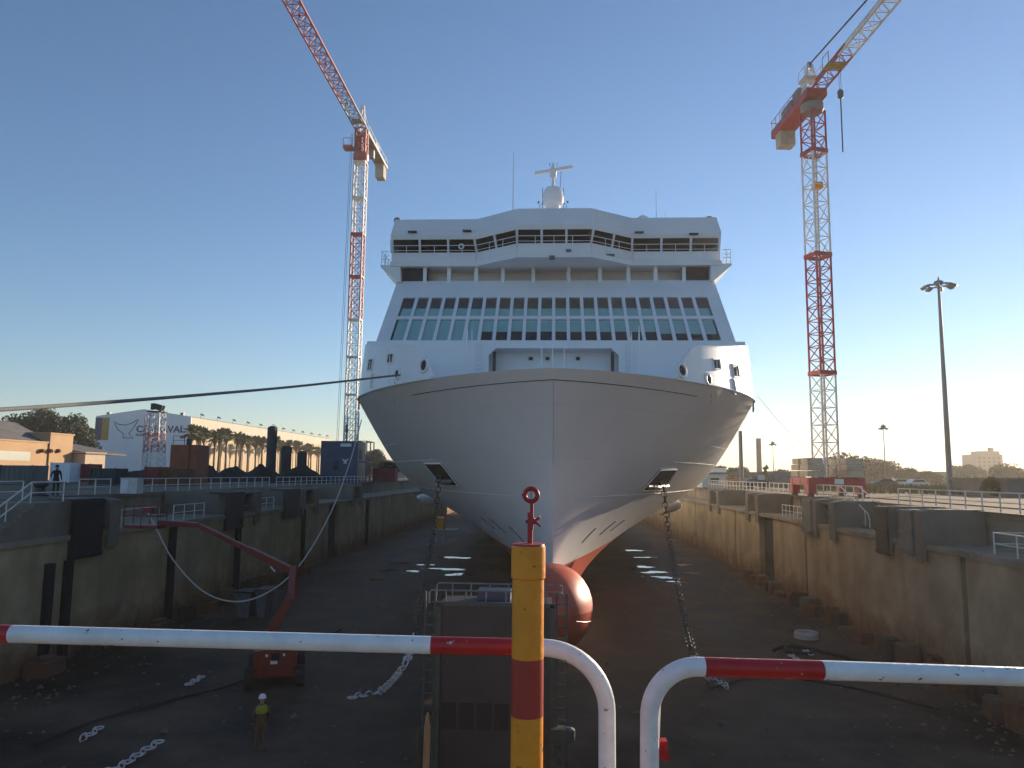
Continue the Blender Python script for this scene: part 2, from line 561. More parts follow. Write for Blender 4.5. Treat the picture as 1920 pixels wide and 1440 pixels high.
def dock_side(s, xw, xq, joints, niches, label):
    """one long side wall: panels between open joints, ledge, upper wall, coping"""
    def X(d):                     # d metres behind the lower face
        return xw + s * d
    root = thing('dock_wall', (xw, 60, ZF), label, 'wall')
    b = MB()
    b.box((X(.45), YN, ZF - .3), (xq + s * 1.5, YE, ZL - .30))
    b.build('wall_core', 'joint_dark', root)
    ys = [YN] + joints + [YE]
    for a, c in zip(ys[:-1], ys[1:]):
        if (a, c) in niches:
            continue
        n = max(1, int(round((c - a) / 7)))
        b = MB()
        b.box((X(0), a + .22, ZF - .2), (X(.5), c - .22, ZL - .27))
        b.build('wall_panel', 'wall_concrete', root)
    for a, c in niches:
        b = MB()
        b.box((X(.40), a, ZF - .1), (X(.46), c, ZL - .32))
        b.bar((X(.3), a + .4, ZF), (X(.3), c - .5, ZF + 2.6), .14)
        b.bar((X(.3), a + .3, ZF + 2.2), (X(.3), c - .3, ZF + 2.2), .10)
        b.build('niche', 'steel_dark', root)
    # ledge slab, a little proud of the wall below
    ly = np.arange(YN, YE, 10.5)
    for a in ly:
        b = MB()
        b.box((X(-.14), a + .02, ZL - .26), (xq + s * .2, min(a + 10.48, YE), ZL))
        b.build('ledge_slab', 'upper_concrete', root)
    uy = np.arange(YN, YE, 5.25)
    for k, a in enumerate(uy):
        b = MB()
        off = .03 * ((k * 7) % 3)
        b.box((xq + s * off, a + .02, ZL), (xq + s * 1.2, min(a + 5.22, YE), -.22))
        b.build('upper_panel', 'upper_concrete', root)
    for a in np.arange(YN, YE, 10.5):
        b = MB()
        b.box((xq - s * .12, a + .015, -.22), (xq + s * .9, min(a + 10.485, YE), .03))
        b.build('coping', 'quay_slab', root)
    return root
wallR = dock_side(1, XR, XRQ, [14, 35, 56, 64.2, 68.0, 77, 98, 119, 140, 161, 182, 200], [(64.2, 68.0)],
                  'long brown stained concrete wall on the right side of the dry dock')
wallL = dock_side(-1, XL, XLQ, [14, 25, 46, 55, 70, 79, 82.5, 93, 114, 135, 156, 177, 198], [(79, 82.5)],
                  'long dark concrete wall on the left side of the dry dock')
for px, hw_, zt_ in ((88, .2, ZL - 1.2), (123, .2, ZL - 1.2), (316, .24, ZL - .3), (440, .24, ZL - .3), (563, .18, ZL - .3), (683, .16, ZL - .3)):
    p = onx(px, 1060, XL)
    b = MB()
    b.box((XL + .02, p.y - hw_, ZF), (XL + .30, p.y + hw_, zt_))
    b.build('rubbing_strip', 'rubber', wallL)
# far end wall and the near head of the dock under the camera
mb = MB()
mb.box((XL - 2, YE - .6, ZF - .3), (XR + 2, YE + 1, -.02))
tag(mb.build('dock_end_wall', 'wall_concrete'), 'concrete wall closing the dry dock behind the ship', 'wall')
mb = MB()
mb.box((XL - 5, 1.6, ZF - .3), (XR + 2.6, YN, -.004))
tag(mb.build('dock_head_wall', 'wall_concrete'), 'concrete head of the dry dock under the guard rails', 'wall')

# ------------------------------------------------------------------ buttress bays on the ledges
def bay(s, xw, xq, y0, y1, label, brace=True):
    t = thing('mooring_bay', (xw + s * 1, (y0 + y1) / 2, ZL), label, 'mooring bay', 'mooring bays on the dock ledges')
    w = .95
    for ya in (y0 - w, y1):
        b = MB()
        xi = xw - s * .22
        b.prism([(xi, ya, ZL - .75), (xi, ya, .05), (xq, ya, .34), (xq, ya, ZL + .003)] if False else
                [(xi, ya, ZL - .85), (xi, ya, -.02), (xi + s * .5, ya, .10), (xq - s * .13, ya, .10), (xq - s * .13, ya, ZL + .004), (xw - s * .15, ya, ZL + .004), (xw - s * .15, ya, ZL - .85)], (0, w, 0))
        b.build('pillar', 'block_concrete', t, recalc=True)
    b = MB()
    b.box((xq - s * .14, y0, ZL + .005), (xq - s * .20, y1, -.03))
    b.build('back_plate', 'steel_dark', t)
    b = MB()
    b.box((xw + s * .1, y0 + .02, -.22), (xq - s * .2, y1 - .02, -.10))
    b.build('cross_plate', 'steel_green', t)
    if brace:
        b = MB()
        b.bar((xw + s * .35, y0 + .05, ZL + .05), (xw + s * .35, y1 - .05, -.25), .16)
        b.build('brace', 'steel_green', t)
    b = MB()
    cx, cy = xw + s * 1.0, (y0 + y1) / 2
    b.lathe((cx, cy, ZL), [(.42, .0), (.42, .06), (.22, .10), (.20, .42), (.34, .52), (.34, .62), (.20, .68)], 14)
    b.build('bollard', 'rubber', t, smooth=True)
    return t
for (y0, y1, l) in ((38.9, 41.6, 'right mooring bay nearest the camera, past the stairs'), (50.6, 53.0, 'right mooring bay just behind the ledge stairs'),
                    (68.6, 71.0, 'right mooring bay above the tall wall niche'), (84.5, 88.0, 'right mooring bay nearest the ship hull, beyond the wall niche')):
    bay(1, XR, XRQ, y0, y1, l)
for (y0, y1, l) in ((36.9, 38.9, 'left mooring bay nearest the camera, beside the concrete stair block'), (55.6, 58.6, 'left mooring bay behind the boom lift basket'),
                    (70.5, 73.5, 'left mooring bay in front of the short tanks'), (88, 91, 'left mooring bay below the blue crane base')):
    bay(-1, XL, XLQ, y0, y1, l)

def fender(s, xw, px0, px1, py, z0, z1, m_, label):
    x = xw - s * .30
    ya, yb = sorted((onx(px0, py, x).y, onx(px1, py, x).y))
    t = thing('fender_panel', (x, (ya + yb) / 2, z0), label, 'fender', 'fender panels hung on the dock walls')
    b = MB()
    b.box((x, ya, z0), (x + s * .26, yb, z1))
    b.build('panel', m_, t)
    for z in (z0 + .15, (z0 + z1) / 2, z1 - .15):
        b = MB()
        b.box((x - s * .05, ya - .04, z - .07), (x - s * .004, yb + .04, z + .07))
        b.build('stiffener', m_, t)
    b = MB()
    b.box((x + s * .261, ya + .1, z1 - .12), (xw + s * 1.2, yb - .1, z1 + .02))
    b.build('hanger', 'steel_dark', t)
fender(-1, XL, 142, 196, 960, -2.75, .12, 'rubber', 'big black fender panel on the left wall nearest the camera')
fender(-1, XL, 428, 458, 950, -2.6, .05, 'steel_dark', 'dark fender panel on the left wall behind the boom lift arm')
fender(-1, XL, 536, 562, 945, -2.4, .05, 'steel_dark', 'dark fender panel on the left wall below the short tanks')
fender(1, XR, 1503, 1520, 955, -2.3, .02, 'fender_grey', 'grey-green fender panel on the right wall left of the stairs')
fender(1, XR, 1684, 1708, 970, -2.2, .0, 'fender_grey', 'grey-green fender panel on the right wall below the quay railing')
fender(1, XR, 1640, 1662, 965, -2.5, .05, 'steel_dark', 'dark fender panel on the right wall just past the stairs')

def stairs(s, xw, xq, ytop, ybot, label):
    t = thing('ledge_stairs', (xq, ybot, ZL), label, 'stairs')
    n = 9
    for k in range(n):
        b = MB()
        ya = ytop + (ybot - ytop) * k / n
        yb = ytop + (ybot - ytop) * (k + 1) / n
        z = 0.02 + (ZL - 0.0) * (k + 1) / (n + 1)
        b.box((xq - s * .15, ya, ZL + .004), (xq - s * 1.45, yb, z))
        b.build('step', 'block_concrete', t)
    for dx in (.18, 1.42):
        b = MB()
        x = xq - s * dx
        h = .95
        b.tube([(x, ytop + .3, .95), (x, ytop, .95), (x, ybot, ZL + h), (x, ybot - .25, ZL + .55), (x, ybot - .25, ZL + .05)], .035, 6)
        for k in (0.12, .5, .9):
            y = ytop + (ybot - ytop) * k
            z = ZL * k
            b.tube([(x, y, z - .4 if k > .2 else ZL + .1), (x, y, z + .95)], .03, 6)
        b.build('handrail', 'fence_white', t)
    return t
stairs(1, XR, XRQ, 52.6, 48.4, 'concrete stairs with white handrails on the right ledge')
# the big stair block at the far left
t = thing('stair_block', (XL - 2, 32, ZL), 'pale concrete stair block with white handrails at the far left', 'stairs')
b = MB()
b.box((XL - .1, 33.4, ZL + .004), (XLQ + .2, 36.0, .04))
b.build('landing', 'block_concrete', t)
for k in range(8):
    b = MB()
    b.box((XL - .1, 33.4 - .36 * (k + 1), ZL + .004), (XL - 2.6, 33.4 - .36 * k, -.0 - .19 * (k + 1)))
    b.build('step', 'block_concrete', t)
for x in (XL - .35, XL - 2.4):
    b = MB()
    b.tube([(x, 35.8, .04), (x, 35.8, .98), (x, 33.5, .98), (x, 30.6, ZL + 1.0), (x, 30.5, ZL)], .035, 6)
    b.tube([(x, 35.8, .5), (x, 33.5, .5), (x, 30.6, ZL + .5)], .03, 6)
    b.tube([(x, 33.5, .04), (x, 33.5, .98)], .03, 6)
    b.tube([(x, 32, -.7), (x, 32, .22)], .03, 6)
    b.build('handrail', 'fence_white', t)

# ------------------------------------------------------------------ white fences along the quays and ledges
def fence(name, pts, post, h, label, r=.028, mid=(.5,), z0=0.03, group=None):
    pts = [Vector(p) for p in pts]
    t = thing(name, pts[0], label, 'railing', group)
    for hh in (h,) + tuple(m_ * h for m_ in mid):
        b = MB()
        b.tube([p + V(0, 0, hh) for p in pts], r if hh == h else r * .8, 6)
        b.build('rail', 'fence_white', t)
    b0 = None
    for a, c in zip(pts[:-1], pts[1:]):
        L = (c - a).length
        n = max(1, int(round(L / post)))
        for k in range(n + 1):
            if k == 0 and a is not pts[0]:
                continue
            p = a + (c - a) * (k / n)
            if b0 is None:
                b = MB()
                b.tube([(0, 0, 0), (0, 0, h + r)], r * 1.15, 6)
                b0 = b.build('post', 'fence_white', t, origin=(0, 0, 0))
                b0.location = p - pts[0]
            else:
                q = b0.copy()
                C.objects.link(q)
                q.parent = t
                q.location = p - pts[0]
    return t
xr = XRQ + .12
fence('guard_rail', [(xr, 22, .03), (xr, 47.6, .03)], 1.52, .92, 'white quay railing on the right between stairs and frame edge', .035)
fence('guard_rail', [(xr, 53.0, .03), (xr, 75.2, .03)], 1.52, .95, 'white quay railing on the right in front of the crane base', .035)
fence('guard_rail', [(xr, 76.3, .03), (xr, 150, .03)], 1.55, .95, 'white quay railing on the right running behind the ship', .035)
fence('guard_rail', [(XR + .5, 58.2, ZL), (XR + .5, 63.0, ZL)], 1.0, .9, 'short white railing on the right ledge left of the stairs', .03)
fence('guard_rail', [(XR + .5, 30.2, ZL), (XR + .5, 33.4, ZL), (XR + 1.9, 33.4, ZL)], 1.5, .9, 'short white railing on the right ledge near the frame edge', .03)
xl = XLQ - .12
fence('guard_rail', [(xl, 44.9, .03), (xl, 48.2, .03)], 1.65, .95, 'short white quay railing on the left beside the standing person', .035)
fence('guard_rail', [(xl, 49.6, .03), (xl, 76, .03)], 1.93, .95, 'white quay railing on the left in front of the dark heaps', .035)
fence('guard_rail', [(xl, 78, .03), (xl, 150, .03)], 1.93, .95, 'white quay railing on the left below the blue crane base', .035)
fence('guard_rail', [(XL - .5, 41.2, ZL), (XL - .5, 45.2, ZL)], 2.0, .95, 'white ledge railing on the left before the lift basket', .03)
fence('guard_rail', [(XL - .5, 47.0, ZL), (XL - .5, 51.2, ZL)], 1.4, .95, 'white ledge railing on the left behind the lift basket', .03)
fence('guard_rail', [(XL - .5, 57.6, ZL), (XL - .5, 64.2, ZL)], 1.7, .95, 'white ledge railing on the left midway along the wall', .03)

# ------------------------------------------------------------------ THE SHIP
ship = thing('ferry_ship', (0, 60, -6.1), 'large white passenger ferry with red bulbous bow sitting in the dry dock', 'ship')
ZW, ZK = -2.9, 6.2                 # paint line, knuckle at the forecastle deck
_zs = np.array([-6.1, -5.0, -2.9, -1.06, 1.0, 2.54, 4.57, 6.2])
_py0 = np.polyfit(_zs, [38.2, 37.7, 37.0, 36.4, 35.5, 34.7, 33.7, 32.8], 3)
_pL = np.polyfit(_zs, np.log([122, 116, 84, 45, 32, 25.5, 19, 15.6]), 5)
_pa = np.polyfit(_zs, [.95, .93, .89, .86, .82, .77, .72, .70], 2)
def hull_x(z, y):
    y0 = np.polyval(_py0, z)
    L = math.exp(np.polyval(_pL, z))
    a = np.polyval(_pa, z)
    B = 12.6 * (1 - .38 * max(0, (-3.0 - z) / 3.1) ** 2.4)
    u = min(1, max(0, (y - y0) / L))
    return B * (1 - (1 - u ** a) ** 1.35)
def hull_pt(z, t):
    """t in 0..1 over the entrance, 1..2 over the parallel body"""
    y0 = float(np.polyval(_py0, z))
    L = math.exp(np.polyval(_pL, z))
    y = y0 + L * t ** 2.2 if t <= 1 else y0 + L + (t - 1) * (182 - y0 - L)
    return Vector((hull_x(z, y), y, z))
zrow = list(np.linspace(-6.1, ZW, 12)) + list(np.linspace(ZW, ZK, 40))[1:]
tcol = list(np.linspace(0, 1, 61)) + [1.2, 1.45, 1.7, 2.0]
b = MB()
for sgn in (1, -1):
    for (lo, hi, mi) in ((0, 12, 1), (11, len(zrow), 0)):
        b.cur = mi
        rows = []
        for z in zrow[lo:hi]:
            row = [hull_pt(z, t) for t in tcol]
            rows.append([V(sgn * p.x, p.y, p.z) for p in row])
        if sgn < 0:
            rows = rows[::-1]
        b.grid(rows)
b.cur = 1
bot = [hull_pt(-6.1, t) for t in tcol]
b.grid([[V(-p.x, p.y, p.z) for p in bot], [V(p.x, p.y, p.z) for p in bot]])
b.cur = 0
tr = [hull_pt(z, 2.0) for z in zrow]
b.grid([[V(-p.x, p.y, p.z) for p in tr], [V(p.x, p.y, p.z) for p in tr]])
top = [hull_pt(ZK, t) for t in tcol]
b.grid([[V(-p.x, p.y, p.z - .02) for p in top], [V(p.x, p.y, p.z - .02) for p in top]])
hull = b.build('hull', ['hull_paint', 'antifouling'], ship, smooth='all')
import bmesh
bm_ = bmesh.new()
bm_.from_mesh(hull.data)
bmesh.ops.remove_doubles(bm_, verts=[v_ for v_ in bm_.verts if abs(v_.co.x) < 1e-4 and v_.co.z > 3.0], dist=1e-4)
bm_.to_mesh(hull.data)
bm_.free()
# bulbous bow
b = MB()
rows = []
n = 28
for k in range(31):
    t = k / 30
    y = 30.7 + 11.0 * t ** 1.6
    q = min(1, (y - 30.7) / 2.9)
    s = math.sqrt(max(0, 1 - (1 - q) ** 2)) * (1 - .42 * max(0, (y - 34.5) / 7.2) ** 1.3)
    zc = -3.95 - .10 * (y - 30.7) * .5
    rows.append([V(1.74 * s * math.cos(2 * math.pi * j / n), y, zc + 1.80 * s * math.sin(2 * math.pi * j / n)) for j in range(n + 1)])
b.grid(rows)
bulb = b.build('bulbous_bow', 'antifouling', ship, smooth='all', recalc=True)
b = MB()
for sgn in (1, -1):
    pts = []
    for k in range(14):
        a = -.12 + 1.3 * k / 13 * .4
        y = 31.2 + .38 * k
        q = min(1, (y - 30.7) / 2.9)
        s = math.sqrt(max(0, 1 - (1 - q) ** 2)) * (1 - .42 * max(0, (y - 34.5) / 7.2) ** 1.3) * 1.004
        zc = -3.95 - .05 * (y - 30.7)
        pts.append((sgn * 1.74 * s * math.cos(-.25), y, zc + 1.8 * s * math.sin(-.25)))
    b.tube(pts, .018, 5)
b.build('weld_line', 'antifouling', bulb)
# seams of the bow visor, weld lines and draught marks, all lying on the plating
def on_hull(z, y, sgn, off=.0):
    return V(sgn * (hull_x(z, y) + off), y - off * .6, z - off * .2)
def seam(name, pts, w, m_, parent=hull):
    b = MB()
    b.tube(pts, w, 5)
    return b.build(name, m_, parent)
for sgn in (1, -1):
    pts = []
    for k in range(24):
        t = (k / 23) * .62
        z = 5.72 - .10 * k / 23
        p = hull_pt(z, t)
        pts.append(V(sgn * p.x, p.y - .004, z))
    seam('visor_seam', pts, .022, 'seam')
    # vertical plate edge further aft
    for z, ya, yb in ((.5, 36.2, 62), (2.35, 44, 56), (3.4, 47.5, 53)):
        ys = np.linspace(ya, yb, 22)
        seam('weld_line', [on_hull(z, y, sgn, .002) for y in ys], .016, 'weld')
seam('stem_bar', [(0, float(np.polyval(_py0, z)) - .012, z) for z in np.linspace(-2.6, 5.7, 30)], .03, 'hull_paint')
seam('stem_seam', [(0, float(np.polyval(_py0, z)) - .036, z) for z in np.linspace(2.0, 5.7, 14)], .008, 'seam')
for sgn in (1, -1):
    for k, (ya, za, yb, zb) in enumerate(((40.6, -1.95, 41.5, -1.25), (43.6, -1.75, 44.6, -1.05), (46.0, -1.7, 46.9, -1.1))):
        pts = [on_hull(za + (zb - za) * i / 5, ya + (yb - ya) * i / 5, sgn, .006) for i in range(6)]
        seam('draught_mark', pts, .035, 'mark_dark')
        b = MB()
        for e in (0, -1):
            b.tube([pts[e], pts[e] + (V(sgn * .05, .25, 0))], .03, 5)
        b.build('draught_mark', 'mark_dark', hull)
# anchor pockets (recess plates), anchors
def surf_frame(z, y, sgn):
    p = on_hull(z, y, sgn)
    a = on_hull(z, y + .05, sgn) - on_hull(z, y - .05, sgn)
    c = on_hull(z + .05, y, sgn) - on_hull(z - .05, y, sgn)
    a.normalize()
    n_ = a.cross(c).normalized()
    if n_.x * sgn < 0:
        n_ = -n_
    return p, a, c.normalized(), n_
HAWSE = {}
for sgn, corners in ((-1, ((797, 868), (828, 868), (860, 909), (830, 909))), (1, ((1237, 880), (1268, 879), (1244, 917), (1203, 918)))):
    Y0 = 51.0
    def hit(px, py):
        # march the ray on to the hull plating
        d = ray(px, py)
        lo, hi = 34.0, 110.0
        for y in np.linspace(34, 110, 1500):
            p = EYE + d * (y / d.y)
            if abs(p.x) <= hull_x(p.z, y):
                return p
        return EYE + d * (50 / d.y)
    pc = [hit(*c) for c in corners]
    cen = sum(pc, Vector()) / 4
    ex = 740 if sgn < 0 else 1334
    seam('plate_edge', [hit(ex, y_) for y_ in np.linspace(716 if sgn < 0 else 738, 772, 8)], .012, 'seam')
    nrm = (pc[1] - pc[0]).cross(pc[2] - pc[0]).normalized()
    if nrm.y > 0:
        nrm = -nrm
    b = MB()
    b.prism([p + nrm * .06 for p in pc], -nrm * .5)
    pk = b.build('anchor_pocket', 'pocket', hull, recalc=True)
    b = MB()
    for i in range(4):
        b.bar(pc[i] + nrm * .07, pc[(i + 1) % 4] + nrm * .07, .07, .05)
    b.build('pocket_rim', 'hull_paint', pk)
    a0, a1 = pc[3] * .75 + pc[0] * .25, pc[2] * .75 + pc[1] * .25
    b = MB()
    b.tube([a0 + nrm * .16, (a0 + a1) / 2 + nrm * .24, a1 + nrm * .16], [.10, .17, .10], 8)
    b.tube([(a0 + a1) / 2 + nrm * .2, cen + nrm * .14], .1, 8)
    b.build('anchor', 'anchor_steel', pk, smooth=True)
    HAWSE[sgn] = cen + nrm * .22
# fin stabilisers standing out of the hull sides
for sgn, (px, py) in ((-1, (784, 931)), (1, (1276, 943))):
    tip = at(px, py, 76.0)
    root_ = V(sgn * 11.0, 79.0, tip.z - 1.3)
    b = MB()
    d = tip - root_
    b.tube([root_, root_ + d * .3, root_ + d * .65, root_ + d * .88, tip], [.10, .22, .45, .42, .16], 14)
    b.build('stabiliser_fin', 'ship_white', ship, smooth=True)

# --- raised white bow plating above the knuckle, with its openings
ZB = 9.9
kz = (at(1037, 649, 48.4).z - 1.6) / 48.4      # bulwark top runs down towards the bow
def bow_pt(t, v, sgn, inset=0.0):
    tt = .53 + .47 * t
    p = hull_pt(ZK, tt)
    q = hull_pt(ZK, min(1, tt + .01)) - hull_pt(ZK, max(0, tt - .01))
    n_ = V(q.y, -q.x, 0).normalized()
    full = 1.6 + kz * p.y - ZK if t < 1 else ZB - ZK
    s_ = min(1, t / .20)
    h = full * max(.02, math.sin(math.pi / 2 * s_) ** .8)
    p = p - n_ * (.10 * v * h + inset)
    return V(sgn * p.x, p.y, ZK + h * v)
for sgn in (1, -1):
    b = MB()
    N, K = 48, 8
    ts = [(i / N) ** 1.4 for i in range(N + 1)]
    for ins in (0, .16):
        rows = [[bow_pt(t_, k / K, sgn, ins) for t_ in ts] + [V(sgn * (12.55 - ins), y, ZK + (ZB - ZK) * k / K) for y in (55, 90, 182)] for k in range(K + 1)]
        if (sgn > 0) == (ins == 0):
            rows = rows[::-1]
        b.grid(rows)
    plate = b.build('bow_plating', 'ship_white', ship, smooth=True)
    b = MB()
    b.tube([bow_pt(t_, 1, sgn, .08) for t_ in ts] + [V(sgn * 12.46, y, ZB) for y in (60, 182)], .095, 8)
    b.build('cap_rail', 'ship_white', plate, smooth='all')
    b = MB()
    b.tube([bow_pt(i / 30, 0, sgn, -.01) for i in range(31)] + [V(sgn * 12.62, y, ZK) for y in (60, 182)], .05, 6)
    b.build('knuckle_bar', 'ship_white', plate)
    def locate(px, py):
        best = None
        d = ray(px, py).normalized()
        for i in range(61):
            for k in range(31):
                p = bow_pt(i / 60, k / 30, sgn)
                w = (p - EYE)
                e = (w - d * w.dot(d)).length
                if best is None or e < best[0]:
                    best = (e, i / 60, k / 30)
        return best[1], best[2]
    def frame_at(t_, v_):
        p = bow_pt(t_, v_, sgn)
        a = bow_pt(min(1, t_ + .01), v_, sgn) - bow_pt(max(0, t_ - .01), v_, sgn)
        c = bow_pt(t_, min(1, v_ + .02), sgn) - bow_pt(t_, max(0, v_ - .02), sgn)
        n_ = a.cross(c).normalized()
        if n_.dot(p - EYE) > 0:
            n_ = -n_
        a.normalize()
        return p, a, n_.cross(a).normalized(), n_
    mir = (lambda x: x) if sgn > 0 else (lambda x: 2074 - x)
    for px, py, rr in ((1278, 695, .33), (1327, 711, .27)):
        py2 = py if sgn > 0 else py - 10
        p, a, c, n_ = frame_at(*locate(mir(px), py2))
        b = MB()
        b.disc(p + n_ * .012, n_, rr * .82)
        fl = b.build('fairlead', 'pocket', plate)
        b = MB()
        b.torus(p + n_ * .02, n_, rr, .085, 22, 8)
        b.build('rim', 'ship_white', fl, smooth='all')
        b = MB()
        b.torus(p + n_ * .015 - c * .03, n_, rr * .55, .07, 16, 6)
        b.build('roller', 'steel_dark', fl, smooth='all')
    for px, py, w, h in ((1342, 683, .85, .52), (1379, 695, 1.15, .70), (1376, 724, .26, .86)):
        py2 = py if sgn > 0 else py - 11
        p, a, c, n_ = frame_at(*locate(mir(px), py2))
        up = c if c.z > 0 else -c
        b = MB()
        q = [p + a * sx * w / 2 + up * sz * h / 2 + n_ * .02 for sx, sz in ((-1, -1), (1, -1), (1, 1), (-1, 1))]
        b.add(q, [(0, 1, 2, 3)])
        op = b.build('port_opening', 'steel_dark', plate)
        b = MB()
        for i in range(4):
            b.bar(q[i], q[(i + 1) % 4], .07, .07)
        b.build('frame', 'ship_white', op)
        if w > .3:
            b = MB()
            b.bar(p + n_ * .04 - a * w * .1 - up * h * .45, p + n_ * .04 + a * w * .05 + up * h * .3, .07)
            b.build('bollard', 'galv', op)
    # slatted grille right at the shoulder
    b = MB()
    pp = [V(sgn * 12.66, 48.0 + .0, 5.9), V(sgn * 12.66, 49.6, 5.9)]
    for k in range(3):
        p, a, c, n_ = frame_at(.97, 0.0)
        o_ = p + V(sgn * .08, -.05, -.12 - .2 * k)
        b.bar(o_ - V(sgn * .40, .9, 0) + V(0, 0, .05), o_ + V(sgn * .06, .9, 0), .10, .09)
    b.build('fender_grille', 'steel_dark', plate)

# --- front of the house at forecastle level with the wide mooring opening
def zat(px, py, Y):
    return at(px, py, Y).z
YH = 48.0
zo = zat(1037, 653, YH)
b = MB()
b.box((-12.1, YH, ZK - .2), (-4.15, YH + .3, 10.05))
b.box((4.15, YH, ZK - .2), (12.1, YH + .3, 10.05))
b.box((-4.15, YH, zo), (4.15, YH + .3, 10.05))
for s in (1, -1):
    b.prism([(s * 4.15, YH, zo), (s * 3.7, YH, zo), (s * 4.15, YH, zo - .45)], (0, .3, 0))
house = b.build('house_front', 'ship_white', ship, recalc=True)
b = MB()
b.box((-4.5, YH + 1.5, ZK - .2), (4.5, YH + 1.7, 10.0))
b.build('recess_wall', 'ship_white', house)
b = MB()
b.box((-4.15, YH + .3, zo + .03), (4.15, YH + 1.5, zo + .15))
b.build('recess_ceiling', 'ship_white', house)
for x in (-3.8, 3.75):
    b = MB()
    b.box((x - .22, YH - .25, ZK), (x + .22, YH + .1, ZK + 1.15))
    b.box((x - .1, YH - .1, ZK + 1.15), (x + .1, YH + .05, zo - .25))
    b.build('door_post', 'steel_dark', house)
for x, z0_, z1_ in ((-1.5, .2, .4), (-.4, .3, .35), (1.6, .2, .3)):
    b = MB()
    b.cbox((x, YH + 1.42, zo - .45), (.25, .15, .2))
    b.build('wall_lamp', 'steel_dark', house)
for s in (1, -1):
    for dx in (4.75, 5.35):
        pass
    b = MB()
    for dx in (4.6, 5.0):
        b.tube([(s * dx, YH - .12, ZK), (s * dx, YH - .12, 10.0)], .025, 5)
    for k in range(12):
        b.tube([(s * 4.6, YH - .12, ZK + .25 + .3 * k), (s * 5.0, YH - .12, ZK + .25 + .3 * k)], .02, 5)
    b.build('ladder', 'ship_white', house)
# light poles and jack staffs on the forecastle
for (px, pt, pb, Yp, r) in ((876, 611, 672, 42, .06), (885, 617, 660, 45, .035), (1198, 611, 660, 42, .045), (1184, 621, 642, 45, .04), (1016, 648, 688, 40, .03), (1058, 650, 688, 40, .03), (1036, 648, 690, 38, .03)):
    p = at(px, pt, Yp)
    b = MB()
    b.tube([(p.x, Yp, ZK - .05), (p.x, Yp, p.z - .5), (p.x, Yp, p.z)], [r, r, r * .6], 7)
    b.build('deck_pole', 'ship_white', ship)

# --- raked window front
FB0, FB1 = 48.35, 53.0
zb, zt = 10.05, zat(1037, 526, FB1)
wb, wt = 11.62, 11.30
def fac(u, v, off=0.0):
    """u -1..1 across, v 0..1 up, off metres out of the plane"""
    w = wb + (wt - wb) * v
    p = V(u * w, FB0 + (FB1 - FB0) * v, zb + (zt - zb) * v)
    n_ = V(0, -(zt - zb), (FB1 - FB0)).normalized()
    return p + n_ * off
def v_of(py):
    lo, hi = 0.0, 1.0
    def proj(v):
        d = fac(0, v) - EYE
        return 720 - FPX * d.dot(u_) / d.dot(f_)
    for _ in range(40):
        mid_ = (lo + hi) / 2
        if proj(mid_) > py:
            lo = mid_
        else:
            hi = mid_
    return (lo + hi) / 2
vr = [v_of(638), v_of(597), v_of(592), v_of(557)]
ue = .925
NCOL = 22
def slab(b, u0_, u1_, v0_, v1_, o0, o1):
    b.hexa([fac(u0_, v0_, o0), fac(u1_, v0_, o0), fac(u1_, v1_, o0), fac(u0_, v1_, o0), fac(u0_, v0_, o1), fac(u1_, v0_, o1), fac(u1_, v1_, o1), fac(u0_, v1_, o1)])
b = MB()
slab(b, -1, 1, 0, vr[0], -.12, 0)
slab(b, -1, 1, vr[3], 1, -.12, 0)
slab(b, -1, -ue, vr[0], vr[3], -.12, 0)
slab(b, ue, 1, vr[0], vr[3], -.12, 0)
front = b.build('window_front', 'ship_white', ship, recalc=True)
b = MB()
slab(b, -ue, ue, vr[1] + .0, vr[2], -.12, -.012)
b.build('transom_bar', 'ship_white', front, recalc=True)
step = 2 * ue / NCOL
mw = .0095
for i in range(1, NCOL):
    u = -ue + step * i
    b = MB()
    slab(b, u - mw, u + mw, vr[0], vr[1], -.12, -.006)
    slab(b, u - mw, u + mw, vr[2], vr[3], -.12, -.006)
    b.build('mullion', 'ship_white', front, recalc=True)
for row in (0, 1):
    for i in range(NCOL):
        u = -ue + step * i
        b = MB()
        a0, a1 = (vr[0], vr[1]) if row == 0 else (vr[2], vr[3])
        slab(b, u + mw, u + step - mw, a0, a1, -.09, -.075)
        pane = b.build('window_pane', 'window_glass', front, recalc=True)
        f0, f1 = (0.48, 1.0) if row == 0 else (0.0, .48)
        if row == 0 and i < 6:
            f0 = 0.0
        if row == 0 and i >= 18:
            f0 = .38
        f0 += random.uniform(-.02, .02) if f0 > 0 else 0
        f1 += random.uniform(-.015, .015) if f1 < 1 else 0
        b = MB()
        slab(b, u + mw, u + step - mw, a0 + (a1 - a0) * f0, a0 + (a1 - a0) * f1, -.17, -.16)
        b.build('sky_reflection_sheet', 'sky_reflection_sheet', pane, recalc=True)  # added sheet behind the pane, its colour stands in for reflected sky
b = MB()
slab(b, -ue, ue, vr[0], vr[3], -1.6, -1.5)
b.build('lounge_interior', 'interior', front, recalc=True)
b = MB()
for k in range(13):
    u = -.30 + .115 * k + random.uniform(-.02, .02)
    v = vr[0] + (vr[1] - vr[0]) * (.25 + .1 * random.random())
    slab(b, u, u + .02, v, v + .012, -1.48, -1.46)
for u in (-.22, .10, .155):
    slab(b, u, u + .012, vr[2] + (vr[3] - vr[2]) * .75, vr[2] + (vr[3] - vr[2]) * .80, -1.48, -1.46)
mt = mat('lounge_lamp', (.9, .85, .7))
mt.node_tree.nodes['Principled BSDF'].inputs['Emission Color'].default_value = (1, .8, .5, 1)
mt.node_tree.nodes['Principled BSDF'].inputs['Emission Strength'].default_value = 1.2
b.build('lounge_lamps', 'lounge_lamp', front, recalc=True)
